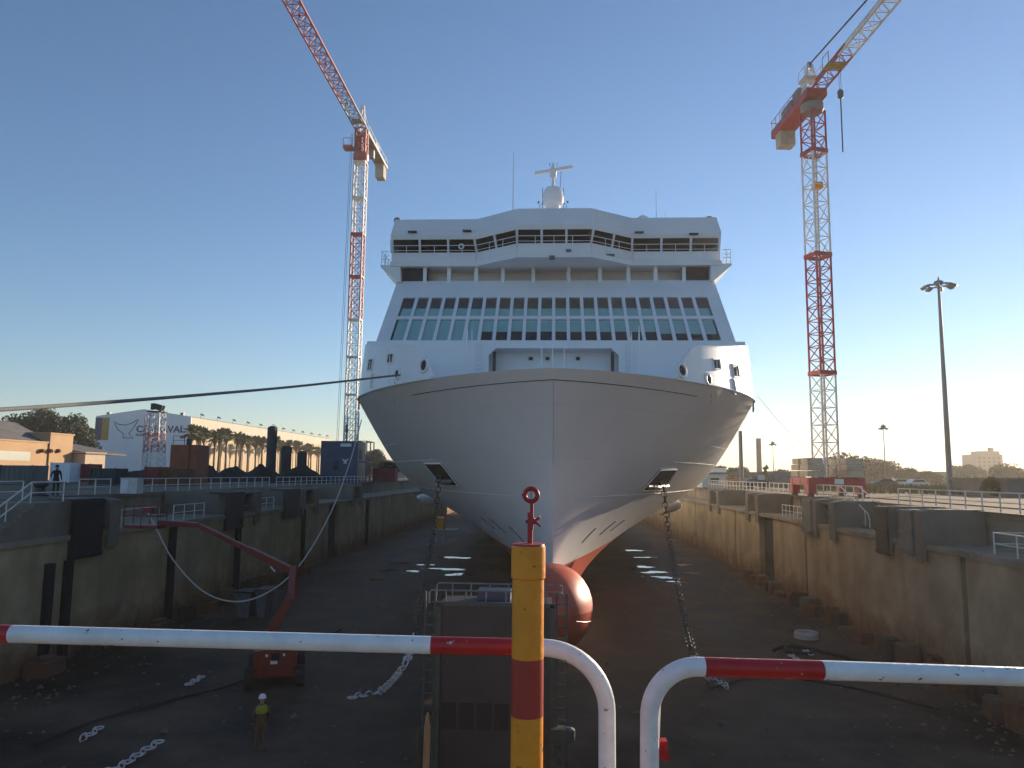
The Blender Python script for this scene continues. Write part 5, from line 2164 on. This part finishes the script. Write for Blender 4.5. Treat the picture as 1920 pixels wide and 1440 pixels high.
person((q.x, q.y, ZF + .02), 1.78, R(200), 'worker with white helmet and yellow vest standing on the dock floor', ('cloth_brown', 'cloth_brown', 'skin'),
       {'el': (-.25, -.05, 1.18), 'wl': (-.12, -.26, 1.10), 'fl': (-.06, -.33, 1.12), 'er': (.27, .02, 1.17), 'wr': (.25, -.08, .95), 'fr': (.24, -.12, .87)}, 'helmet_white', 'hivis')
q = onz(105, 926, .03)
person((XLQ - .45, 43.2, .03), 1.76, R(60), 'person in dark clothes standing at the left quay edge', ('cloth_dark', 'cloth_dark', 'skin'),
       {'el': (-.30, .0, 1.18), 'wl': (-.36, -.2, 1.05), 'fl': (-.38, -.28, 1.04), 'er': (.27, .02, 1.17), 'wr': (.25, -.1, .97), 'fr': (.24, -.15, .90)},
       legs={'kl': (-.14, -.10, .50), 'al': (-.15, -.04, .09), 'tl': (-.16, -.2, .04)})
# capstan beside that person
mb = MB()
mb.lathe((XLQ - .45, 41.9, .03), [(.45, 0), (.45, .1), (.3, .16), (.24, .5), (.4, .62), (.4, .75), (.15, .8)], 16)
tag(mb.build('capstan', 'steel_dark', smooth=True), 'dark steel capstan beside the person on the left quay', 'capstan')

# ------------------------------------------------------------------ boom lift
t = thing('boom_lift', (0, 0, 0), 'red boom lift on the dock floor reaching to the left wall', 'boom lift')
Yb = 32.5
fb = onz(515, 1282, ZF)
Yb = fb.y
t.location = fb
WL[t.name] = Vector(fb)
cx, cy, cz = fb.x, fb.y, ZF
ang = Matrix.Rotation(R(18), 3, 'Z')
def LP(x, y, z):
    return V(cx, cy, cz) + ang @ V(x, y, z)
b = MB()
b.cbox(LP(0, .9, .62), (1.5, 3.0, .36), ang)
b.cbox(LP(0, -.4, .55), (1.9, .3, .3), ang)
b.cbox(LP(0, 2.2, .55), (1.9, .3, .3), ang)
b.build('chassis', 'lift_red', t)
for sx in (-1, 1):
    for sy in (-.4, 2.2):
        b = MB()
        b.cyl(LP(sx * .88, sy, .42), LP(sx * 1.22, sy, .42), .42, 18)
        w = b.build('wheel', 'rubber', t)
        b = MB()
        b.cyl(LP(sx * 1.18, sy, .42), LP(sx * 1.235, sy, .42), .2, 12)
        b.build('rim', 'lift_red', w)
b = MB()
b.cbox(LP(0, .5, 1.18), (1.75, 2.5, .72), ang)
b.cbox(LP(-.1, .6, 1.66), (1.0, 1.6, .24), ang)
tur = b.build('turret', 'lift_red', t)
b = MB()
for x in (-.35, .35):
    b.cbox(LP(x, -.77, 1.36), (.1, .03, .1), ang)
b.cbox(LP(-.05, -.77, 1.08), (.28, .03, .16), ang)
b.build('plate', 'sign_white', tur)
b = MB()
b.cbox(LP(0, -.77, 1.28), (.34, .03, .3), ang)
b.build('grille', 'rubber', tur)
J1 = at(505, 1190, cy + .3)
J2 = at(548, 1112, cy + .6)
J3 = at(552, 1072, cy + .9)
J4 = at(372, 985, cy + 2.5)
J5 = at(300, 980, cy + 3.2)
b = MB()
b.bar(J1, J2, .28, .36)
b.build('lower_boom', 'lift_red', t)
b = MB()
b.bar(J2 + V(0, 0, -.25), J3 + V(0, 0, .25), .30, .42)
b.build('knuckle', 'lift_red', t)
b = MB()
mid_ = J3 + (J4 - J3) * .45
b.bar(J3, mid_, .26, .30)
b.bar(mid_, J4, .19, .22)
b.build('upper_boom', 'lift_red', t)
b = MB()
b.bar(J4, J5, .2, .24)
b.build('fly_jib', 'lift_red', t)
b = MB()
pk = at(272, 985, cy + 3.4)
b.cbox(pk + V(0, 0, -.05), (1.7, .85, .16))
for zz in (.5, 1.0):
    for a, c in (((-.85, -.42), (.85, -.42)), ((.85, -.42), (.85, .42)), ((.85, .42), (-.85, .42)), ((-.85, .42), (-.85, -.42))):
        b.bar(pk + V(a[0], a[1], zz - .05), pk + V(c[0], c[1], zz - .05), .038)
for a in ((-.85, -.42), (0, -.42), (.85, -.42), (.85, .42), (0, .42), (-.85, .42)):
    b.bar(pk + V(a[0], a[1], -.05), pk + V(a[0], a[1], .95), .038)
b.cbox(pk + V(.3, -.35, .75), (.45, .2, .25))
b.build('basket', 'lift_red', t)
b = MB()
b.tube([at(507, 1062, cy + 1.0), at(516, 1072, cy + 1.0)], .03, 6)
b.build('hydraulic_ram', 'sign_white', t)

# ------------------------------------------------------------------ access tower in front of the bow
YTw = 23.2
x0, x1 = at(815, 1250, YTw).x, at(1042, 1250, YTw).x
zt_ = zat(930, 1133, YTw)
t = thing('access_tower', ((x0 + x1) / 2, YTw, ZF), 'dark steel access tower with side ladders in front of the bulbous bow', 'access tower')
b = MB()
b.box((x0 + .12, YTw, ZF + .1), (x1 - .12, YTw + 1.5, zt_))
pn = b.build('front_panel', 'tower_panel', t)
for k in range(4):
    b = MB()
    xx = at(842 + 33 * k, 1340, YTw).x
    b.box((xx - .22, YTw - .03, zat(900, 1368, YTw)), (xx + .2, YTw - .012, zat(900, 1318, YTw)))
    b.build('louvre', 'pocket', pn)
b = MB()
for a, c in (((x0 + .1, ZF), (x0 + .1, zt_)), ((x1 - .1, ZF), (x1 - .1, zt_))):
    b.bar((a[0], YTw - .04, a[1]), (c[0], YTw - .04, c[1]), .14, .12, up=(0, 1, 0))
b.bar((x0, YTw - .04, zt_), (x1, YTw - .04, zt_), .12, .12)
b.build('edge_frame', 'steel_green', t)
for xl_, xr_ in ((x0 - .32, x0 - .02), (x1 + .02, x1 + .32)):
    b = MB()
    b.bar((xl_, YTw, ZF), (xl_, YTw, zt_ + .35), .06)
    b.bar((xr_, YTw, ZF), (xr_, YTw, zt_ + .35), .06)
    for k in range(18):
        z = ZF + .3 + .33 * k
        if z < zt_ + .3:
            b.bar((xl_, YTw, z), (xr_, YTw, z), .04)
    b.build('ladder', 'steel_green', t)
b = MB()
zr2 = zat(930, 1108, YTw)
for yy in (YTw - .05, YTw + 1.45):
    b.tube([(x0 - .2, yy, zt_), (x0 - .2, yy, zr2 - .06), (x0 - .12, yy, zr2), (x1 + .12, yy, zr2 + .0), (x1 + .2, yy, zr2 - .06), (x1 + .2, yy, zt_)], .028, 6)
    for k in range(6):
        xx = x0 + .3 + (x1 - x0 - .6) * k / 5
        b.tube([(xx, yy, zt_), (xx, yy, zr2)], .022, 5)
b.build('top_railing', 'lamp_grey', t)
b = MB()
b.box((x0 + 1.2, YTw + .5, zt_ + .002), (x0 + 2.2, YTw + 1.3, zt_ + .32))
b.build('toolbox', 'blue_paint', t)
b = MB()
p = at(1056, 1378, YTw - .1)
b.cbox((p.x - .15, p.y, p.z), (.45, .4, .4))
b.lathe((p.x + .15, p.y, p.z - .2), [(.08, 0), (.2, .06), (.2, .36), (.08, .42)], 10)
b.bar((p.x, p.y, p.z), (p.x + .02, p.y, ZF), .09)
b.build('winch', 'steel_green', t)

# ------------------------------------------------------------------ chains, ropes and small things on the floor
def catmull(pts, n=12):
    pts = [Vector(p) for p in pts]
    out = []
    P = [pts[0] * 2 - pts[1]] + pts + [pts[-1] * 2 - pts[-2]]
    for i in range(1, len(P) - 2):
        for k in range(n):
            t_ = k / n
            a, b_, c, d = P[i - 1], P[i], P[i + 1], P[i + 2]
            out.append(.5 * ((2 * b_) + (c - a) * t_ + (2 * a - 5 * b_ + 4 * c - d) * t_ ** 2 + (-a + 3 * b_ - 3 * c + d) * t_ ** 3))
    out.append(pts[-1])
    return out
_lm = {}
def link_mesh(L, m_):
    key = (round(L, 3), m_)
    if key not in _lm:
        b = MB()
        w = L * .36
        st = L * .5 - w
        pts = []
        for k in range(5):
            a = -math.pi / 2 + math.pi * k / 4
            pts.append(V(st + math.cos(a) * w, math.sin(a) * w, 0))
        for k in range(5):
            a = math.pi / 2 + math.pi * k / 4
            pts.append(V(-st + math.cos(a) * w, math.sin(a) * w, 0))
        b.tube(pts, L * .085, 6, closed=True)
        me = bpy.data.meshes.new('link')
        me.from_pydata([tuple(p) for p in b.v], [], b.f)
        me.materials.append(MATS[m_])
        _lm[key] = me
    return _lm[key]
def chain(path, L, label, dark_until=0.0, m_='chain_pale', dm='chain_dark', group=None):
    path = catmull(path, 16)
    d = [0]
    for a, c in zip(path[:-1], path[1:]):
        d.append(d[-1] + (c - a).length)
    tot = d[-1]
    t = thing('anchor_chain', path[-1], label, 'chain', group)
    n = int(tot / (L * .80))
    for k in range(n):
        s = (k + .5) / n * tot
        i = max(0, min(len(path) - 2, int(np.searchsorted(d, s)) - 1))
        f = (s - d[i]) / max(1e-6, d[i + 1] - d[i])
        p = path[i].lerp(path[i + 1], f)
        dr = (path[i + 1] - path[i]).normalized()
        up = V(0, 0, 1) if abs(dr.z) < .9 else V(0, 1, 0)
        sd = dr.cross(up).normalized()
        tt = sd.cross(dr).normalized()
        if k % 2:
            sd, tt = tt, -sd
        o = bpy.data.objects.new('link', link_mesh(L, dm if s / tot < dark_until else m_))
        C.objects.link(o)
        o.parent = t
        M = Matrix((dr, sd, tt)).transposed().to_4x4()
        M.translation = p - path[-1]
        o.matrix_local = M
    return t
hl = HAWSE[-1]
hr = HAWSE[1]
fl_ = ZF + .12
def alongY(px, py, Y):
    return at(px, py, Y)
chain([hl, at(815, 985, hl.y - 1.2), at(797, 1075, hl.y - 6), at(776, 1190, hl.y - 13), at(757, 1248, hl.y - 16.5), onz(712, 1296, fl_), onz(655, 1309, fl_)], .40,
      'long anchor chain hanging from the left anchor pocket to the dock floor', .62)
chain([hr, at(1254, 1000, hr.y - 2.0), at(1268, 1090, hr.y - 7), at(1288, 1180, hr.y - 13), at(1302, 1232, hr.y - 16), onz(1330, 1272, fl_), onz(1365, 1288, fl_)], .40,
      'long anchor chain hanging from the right anchor pocket to the dock floor', .66)
chain([onz(190, 1362, fl_), onz(170, 1376, fl_), onz(150, 1386, fl_)], .34, 'short pale chain piece on the floor left of the longer one')
chain([onz(303, 1388, fl_), onz(270, 1408, fl_), onz(222, 1439, fl_), onz(190, 1452, fl_)], .34, 'pale chain running off the bottom edge at lower left')
chain([onz(380, 1268, fl_), onz(365, 1277, fl_), onz(350, 1284, fl_)], .34, 'short pale chain piece left of the boom lift wheels')
chain([onz(1481, 1228, fl_), onz(1495, 1236, fl_)], .36, 'small pale chain piece below the rope coil, left one')
chain([onz(1508, 1219, fl_), onz(1522, 1228, fl_)], .36, 'small pale chain piece below the rope coil, right one')
def rope(path, r, m_, label, n=14):
    b = MB()
    b.tube(catmull(path, n), r, 7)
    return tag(b.build('mooring_rope', m_, smooth='all'), label, 'rope')
rp0 = at(750, 703, 38.6)
rope([rp0, at(560, 724, 30), at(380, 740, 24), at(190, 755, 19), at(0, 768, 15.6), at(-160, 777, 13.4)], .05, 'rope_dark', 'dark mooring rope from the bow fairlead out past the left edge')
hang0 = at(678, 787, 56)
rope([hang0, at(655, 870, 52), at(617, 968, 47), at(560, 1062, 43), at(500, 1112, 41), at(440, 1128, 40), at(380, 1108, 40), at(325, 1050, 41), at(290, 985, 42), at(274, 955, 42.6)], .038, 'rope_pale', 'pale rope hanging in a deep loop from the hull to the left ledge')
rope([at(1420, 742, 52), at(1470, 800, 57), at(1527, 853, 62)], .014, 'rope_pale', 'thin wire from the right shoulder of the hull to the crane mast')
# rope coil on the right floor
mb = MB()
c = onz(1512, 1196, ZF + .05)
for k in range(4):
    mb.torus((c.x, c.y, ZF + .08 + .09 * k), (0, 0, 1), .62 - .04 * (k % 2), .055, 22, 6)
tag(mb.build('rope_coil', 'rope_pale', smooth='all'), 'pale coil of rope lying on the dock floor at right', 'rope coil')
mb = MB()
c = onz(1490, 1222, ZF + .05)
mb.tube(catmull([V(c.x - 1.1, c.y, ZF + .08), V(c.x - .2, c.y + .9, ZF + .12), V(c.x + .9, c.y + .4, ZF + .1), V(c.x + .6, c.y - .7, ZF + .12), V(c.x - .6, c.y - .5, ZF + .2), V(c.x + .2, c.y + .5, ZF + .25), V(c.x + 2.2, c.y - 1.4, ZF + .1), V(c.x + 3.6, c.y - 3.4, ZF + .1)], 10), .09, 7)
tag(mb.build('hose', 'rubber', smooth='all'), 'black hose coiled loosely beside the rope coil', 'hose')
# timber props near the bottom of the frame
for px, pt, Y, r, m_, lab in ((802, 1336, 19.5, .085, 'timber', 'sunlit round timber prop at the bottom left of the yellow post'), (787, 1362, 20.4, .10, 'timber_dark', 'dark timber prop behind the sunlit one')):
    p = at(px, pt, Y)
    b = MB()
    q = at(px - 5, 1440, Y)
    b.tube([(q.x - .08, Y, ZF - .02), (p.x * .6 + q.x * .4, Y, -6.0), (p.x, Y, p.z - .35), (p.x, Y, p.z)], [r, r * 1.05, r, r * .3], 10)
    tag(b.build('timber_prop', m_, smooth=True), lab, 'timber prop')
# rusty blocks and debris along the foot of the right wall
rng = random.Random(5)
kk = 0
for k in range(22):
    y = 29.5 + k * 1.9 + rng.uniform(-.4, .4)
    w, d_, h = rng.uniform(.7, 1.3), rng.uniform(.5, 1.0), rng.uniform(.35, 1.0)
    x = XR - d_ / 2 - rng.uniform(.05, .5)
    t_ = Matrix.Rotation(rng.uniform(-.25, .25), 3, 'Z')
    mb = MB()
    mb.cbox((x, y, ZF + h / 2 - .05), (d_, w, h), t_)
    mb.cbox((x + .02, y + .03, ZF + h - .02), (d_ * .86, w * .86, .12), t_)
    tag(mb.build('bilge_block', ['rust', 'block_concrete', 'timber_dark', 'rust'][k % 4]), 'weathered block at the foot of the right wall, %s from the camera' % ORD[k], 'block', 'blocks along the foot of the right wall')
for k in range(12):
    y = 34 + k * 3.1 + rng.uniform(-.6, .6)
    mb = MB()
    x = XL + rng.uniform(.6, 1.2)
    h = rng.uniform(.4, 1.1)
    mb.cbox((x, y, ZF + h / 2 - .05), (rng.uniform(.6, 1), rng.uniform(.8, 1.6), h), Matrix.Rotation(rng.uniform(-.3, .3), 3, 'Z'))
    mb.cbox((x, y, ZF + h + .05), (.5, .7, .14))
    tag(mb.build('bilge_block', ['block_concrete', 'timber_dark', 'rust'][k % 3]), 'weathered block at the foot of the left wall, %s from the camera' % ORD[k], 'block', 'blocks along the foot of the left wall')
# grey skips by the left wall
for px0, px1, pt, pb, lab in ((440, 470, 1112, 1150, 'blue-grey skip near the left wall behind the hanging rope, left one'), (478, 500, 1108, 1150, 'blue-grey skip near the left wall behind the hanging rope, right one')):
    Y = 47.5
    x0, x1 = at(px0, 1130, Y).x, at(px1, 1130, Y).x
    z0, z1 = ZF, zat(px0, pt, Y)
    t = thing('skip', ((x0 + x1) / 2, Y, ZF), lab, 'skip', 'skips on the dock floor')
    b = MB()
    b.hexa([(x0 + .15, Y + .1, ZF), (x1 - .15, Y + .1, ZF), (x1 - .15, Y + 1.3, ZF), (x0 + .15, Y + 1.3, ZF), (x0, Y, z1), (x1, Y, z1), (x1, Y + 1.4, z1), (x0, Y + 1.4, z1)])
    b.build('bin', 'skip_blue', t)
    b = MB()
    b.box((x0 - .05, Y - .05, z1 + .003), (x1 + .05, Y + 1.45, z1 + .1))
    b.build('rim', 'steel_dark', t)
# orange machine and white trestles beside the hull, far down the dock on the left
Yq = 100.0
p = at(826, 975, Yq)
t = thing('compressor', (p.x, Yq, ZF), 'orange compressor on a frame far down the left side of the hull', 'machine')
zc0 = zat(826, 992, Yq)
b = MB()
b.box((p.x - .65, Yq, zc0), (p.x + .45, Yq + 1.2, zat(826, 970, Yq)))
b.build('case', 'post_yellow', t)
b = MB()
for x in (-.6, .4):
    for y in (0.05, 1.1):
        b.bar((p.x + x, Yq + y, ZF), (p.x + x, Yq + y, zc0), .1)
b.box((p.x - .9, Yq - .1, zc0 - .1), (p.x + 2.2, Yq + 1.3, zc0 - .004))
b.bar((p.x + .5, Yq, zc0), (p.x + 2.2, Yq + .6, zc0 + .05), .08)
b.build('stand', 'fence_white', t)
rng = random.Random(21)
mb = MB()
for k in range(2600):
    side = rng.random()
    x = XR - rng.expovariate(.55) if side < .45 else (XL + rng.expovariate(.55) if side < .7 else rng.uniform(XL, XR))
    if not (XL + .2 < x < XR - .2):
        continue
    y = rng.uniform(12, 75)
    r = rng.uniform(.03, .13) * (1.5 if rng.random() < .1 else 1)
    a = rng.uniform(0, 6.28)
    ca, sa = math.cos(a) * r, math.sin(a) * r
    h = r * rng.uniform(.4, 1.0)
    z = ZF + .03
    mb.add([(x + ca, y + sa, z), (x - sa, y + ca * .8, z), (x - ca, y - sa, z), (x + sa * .9, y - ca, z), (x + ca * .2, y + sa * .3, z + h)], [(0, 1, 4), (1, 2, 4), (2, 3, 4), (3, 0, 4)])
tag(mb.build('rubble', 'rubble'), 'loose grit and rubble scattered over the dock floor', 'rubble', kind='stuff')
for k, (pts, lab) in enumerate((([(60, 1395), (200, 1345), (330, 1310), (470, 1270), (640, 1180)], 'black cable across the dock floor left of the worker'),
                                ([(1330, 1290), (1440, 1268), (1600, 1290), (1760, 1330)], 'black cable across the dock floor below the right chain'))):
    mb = MB()
    mb.tube(catmull([onz(px, py, ZF + .09) + V(0, 0, 0) for px, py in pts], 10), .05, 6)
    tag(mb.build('floor_cable', 'rubber', smooth='all'), lab, 'cable')
# puddles: thin sheets of standing water
rng = random.Random(9)
pud = [(848, 1046, 3.2, 1.0), (838, 1068, 3.6, .7), (862, 1078, 2.2, .9), (800, 1060, 1.8, .5), (775, 1072, 1.3, .5), (750, 1056, 1.5, .9), (705, 1088, 1.0, .5), (725, 1070, 1.2, .6),
       (1182, 1033, 3.0, .8), (1212, 1046, 2.2, .5), (1190, 1064, 3.4, .9), (1228, 1074, 2.6, .7), (1250, 1084, 2.4, .6), (1268, 1092, 1.6, .4), (1282, 1060, 1.4, 1.0), (1300, 1076, 1.3, .6), (1195, 1082, 1.4, .4)]
for k, (px, py, w, d_) in enumerate(pud):
    c = onz(px, py, ZF)
    ph = [rng.uniform(0, 6.28) for _ in range(5)]
    ring = []
    for i in range(44):
        a = 2 * math.pi * i / 44
        rr = 1 + .28 * math.sin(2 * a + ph[0]) + .2 * math.sin(3 * a + ph[1]) + .13 * math.sin(7 * a + ph[2]) + .07 * math.sin(13 * a + ph[3])
        ring.append((c.x + math.cos(a) * w / 2 * rr, c.y + math.sin(a) * d_ * rr, ZF + .056))
    mb = MB()
    mb.add(ring, [tuple(range(44))])
    tag(mb.build('puddle', 'water'), kind='structure')

# ------------------------------------------------------------------ foreground guard rails and yellow post
DR = 2.32          # distance of the guard rails from the eye, along the view axis
def view(px, py, D):
    d = ray(px, py)
    return EYE + d * (D / FPX)
def arc(p0, pc, p1, n=14):
    """rounded corner: quadratic-ish quarter turn from p0 to p1 around control pc"""
    out = []
    for k in range(n + 1):
        t_ = k / n
        a = t_ * math.pi / 2
        out.append(pc + (p0 - pc) * (1 - math.sin(a)) + (p1 - pc) * (1 - math.cos(a)))
    return out
rr = .0262
t = thing('guard_rail', view(600, 2200, DR), 'white tubular guard rail with red bands crossing the lower left', 'railing')
t.location.z = 0
WL[t.name] = t.location.copy()
L0, L1 = view(-420, 1177.5, DR), view(22, 1188.5, DR)
L2, L3 = view(808, 1209.5, DR), view(1003, 1214.0, DR)
for nm, a, c, m_ in (('rail_band', L0, L1, 'rail_red'), ('rail_tube', L1, L2, 'rail_white'), ('rail_band', L2, L3, 'rail_red')):
    b = MB()
    b.tube([a + (c - a) * (k / 8) for k in range(9)], rr, 24)
    b.build(nm, m_, t, smooth=True)
L4, LC, L5 = view(1022, 1214.6, DR), view(1138, 1218, DR), view(1138, 1335, DR)
L6 = view(1138, 1470, DR)
foot = V(L5.x, L5.y, 0.0)
b = MB()
b.tube([L3, L4] + arc(L4, LC, L5)[1:] + [L5 + (foot - L5) * .3, foot], rr, 24)
b.build('rail_leg', 'rail_white', t, smooth=True)
lf = V(L0.x, L0.y, 0)
b = MB()
b.tube([L0 + V(-.05, 0, 0), lf + V(-.05, 0, 0)], rr, 16)
b.tube([view(-380, 1500, DR), V(L5.x, L5.y, view(1138, 1500, DR).z)], rr * .8, 16)
b.build('rail_leg', 'rail_white', t, smooth=True)
t = thing('guard_rail', view(1500, 2200, DR), 'white tubular guard rail with red band at the lower right', 'railing')
t.location.z = 0
WL[t.name] = t.location.copy()
DR2 = 2.12
R0, R1, R2, R3 = view(1310, 1249.8, DR2), view(1320, 1250.3, DR2), view(1540, 1256.5, DR2), view(2250, 1280, DR2 + .1)
RCn, RD_ = view(1216, 1246.5, DR2), view(1218, 1345, DR2)
foot = V(RD_.x - .012, RD_.y, 0)
b = MB()
b.tube([R1] + arc(R0, RCn, RD_) + [RD_ + (foot - RD_) * .3, foot], rr, 24)
b.build('rail_leg', 'rail_white', t, smooth=True)
for nm, a, c, m_ in (('rail_band', R1, R2, 'rail_red'), ('rail_tube', R2, R3, 'rail_white')):
    b = MB()
    b.tube([a + (c - a) * (k / 8) for k in range(9)], rr, 24)
    b.build(nm, m_, t, smooth=True)
b = MB()
b.tube([R3, V(R3.x, R3.y, 0)], rr, 16)
b.tube([view(1216, 1520, DR2), view(2250, 1545, DR2 + .1)], rr * .8, 16)
b.build('rail_leg', 'rail_white', t, smooth=True)
q0, q1 = view(1229, 1312, DR2 + .055), view(1226, 1398, DR2 + .055)
b = MB()
b.bar(q0, V(q1.x, q1.y, q1.z - .002), .030, .012, up=(0, 1, 0))
b.build('hinge_plate', 'rail_white', t)
b = MB()
q = view(1235, 1404, DR2 + .03)
b.cbox(q, (.050, .03, .048), Matrix.Rotation(R(-6), 3, 'Y'))
b.cbox(q + V(.018, -.012, .0), (.012, .02, .055), Matrix.Rotation(R(-6), 3, 'Y'))
b.build('clamp', 'rail_red', t)

DP = 2.03
pc = view(989, 1250, DP)
px_, py_ = pc.x, pc.y
def pz(py):
    return view(989, py, DP).z
rp_, rc_ = 30.0 / FPX * DP, 32.6 / FPX * DP
t = thing('bollard_post', (px_, py_, 0), 'yellow and red striped post topped by a red ring screw', 'post')
bt = view(990, 1440, DP)
lean = V((view(989, 1100, DP).x - view(989, 1440, DP).x), 0, 0)
def seg(z0, z1, r, m_, nm, bev=True):
    b = MB()
    e = min(.004, (z1 - z0) * .1)
    b.lathe((px_, py_, 0), [(r - e, z0), (r, z0 + e), (r, z1 - e), (r - e, z1)] if bev else [(r, z0), (r, z1)], 40)
    return b.build(nm, m_, t, smooth=True)
seg(0, pz(1337), rp_, 'post_yellow', 'post_tube', False)
seg(pz(1337), pz(1233), rp_ + .0003, 'post_red', 'red_stripe', False)
seg(pz(1233), pz(1084), rp_, 'post_yellow', 'post_tube', False)
seg(pz(1088), pz(1024), rc_, 'post_yellow', 'cap')
b = MB()
b.lathe((px_, py_, 0), [(rc_ * .55, pz(1026)), (rc_ * .95, pz(1025)), (rc_ * .93, pz(1021.5)), (rc_ * .3, pz(1020.5))], 40)
b.build('cap_top', 'screw_red', t, smooth=True)
k_ = DP / FPX
b = MB()
xs = px_ + (992 - 989) * k_
b.tube([(xs, py_, pz(1024)), (xs, py_, pz(962))], 5.2 * k_, 12)
sc_ = b.build('screw_stem', 'screw_red', t, smooth=True)
b = MB()
xe = px_ + (995 - 989) * k_
b.tube([(xe, py_ - .004, pz(995)), (xe, py_ - .004, pz(940))], 3.6 * k_, 10)
b.build('ring_shank', 'screw_red', t, smooth=True)
b = MB()
b.torus((px_ + (993.5 - 989) * k_, py_ - .004, pz(929)), (0, 1, 0), 12.2 * k_, 4.4 * k_, 32, 12)
b.tube([(px_ + (979 - 989) * k_, py_ - .004, pz(929)), (px_ + (975.5 - 989) * k_, py_ - .004, pz(929))], 2.2 * k_, 8)
rg = b.build('ring', 'screw_red', t, smooth='all')
b = MB()
for dx in (-1.3, 1.3):
    b.tube([(px_ + (993.5 + dx - 989) * k_, py_ - .004, pz(939)), (px_ + (993.5 + dx - 989) * k_, py_ - .004, pz(919))], .5 * k_, 5)
b.build('sight_wire', 'steel_dark', rg)
b = MB()
hub = V(px_ + (1000 - 989) * k_, py_, pz(979))
b.tube([V(px_ + (983 - 989) * k_, py_, pz(980)), V(px_ + (1002 - 989) * k_, py_, pz(979))], 3.2 * k_, 10)
b.lathe((hub.x - 3 * k_, py_, pz(985)), [(4.2 * k_, 0), (5.0 * k_, 4 * k_), (5.0 * k_, 8 * k_), (4.0 * k_, 12 * k_)], 12)
b.tube([hub, V(px_ + (1011 - 989) * k_, py_ - .002, pz(971))], [3.4 * k_, 2.0 * k_], 10)
b.tube([hub, V(px_ + (1013 - 989) * k_, py_ - .002, pz(989))], [3.4 * k_, 1.8 * k_], 10)
b.build('wing_nut', 'screw_red', t, smooth=True)

# ------------------------------------------------------------------ vegetation strips on the right quay
def grass_strip(x0, x1, y0, y1, n, h, seed):
    rng = random.Random(seed)
    b = MB()
    for _ in range(n):
        x, y = rng.uniform(x0, x1), rng.uniform(y0, y1)
        hh = h * rng.uniform(.4, 1.2)
        a = rng.uniform(0, 6.28)
        dx, dy = math.cos(a) * .08, math.sin(a) * .08
        lx, ly = rng.uniform(-.15, .15), rng.uniform(-.15, .15)
        b.add([(x - dx, y - dy, 0), (x + dx, y + dy, 0), (x + lx, y + ly, hh)], [(0, 1, 2)])
    return b
mb = grass_strip(30, 75, 78, 150, 9000, .8, 3)
tag(mb.build('weeds', 'grass'), 'dry weeds growing beyond the right quay apron', 'weeds', kind='stuff')

# ------------------------------------------------------------------ morning haze: one even body of air round the whole place
mb = MB()
mb.box((-1620, -820, ZF - 1.4), (1620, 2420, 66))
hz = mb.build('haze', 'water')
hm = bpy.data.materials.new('haze_air')
hm.use_nodes = True
hn = hm.node_tree
hn.nodes.clear()
ho = hn.nodes.new('ShaderNodeOutputMaterial')
pv = hn.nodes.new('ShaderNodeVolumePrincipled')
pv.inputs['Color'].default_value = (1.0, 0.93, 0.82, 1)
pv.inputs['Density'].default_value = 0.00045
pv.inputs['Anisotropy'].default_value = 0.35
hn.links.new(pv.outputs[0], ho.inputs['Volume'])
hz.data.materials.clear()
hz.data.materials.append(hm)
tag(hz, 'pale low morning haze filling the air over the dock', 'haze', kind='stuff')
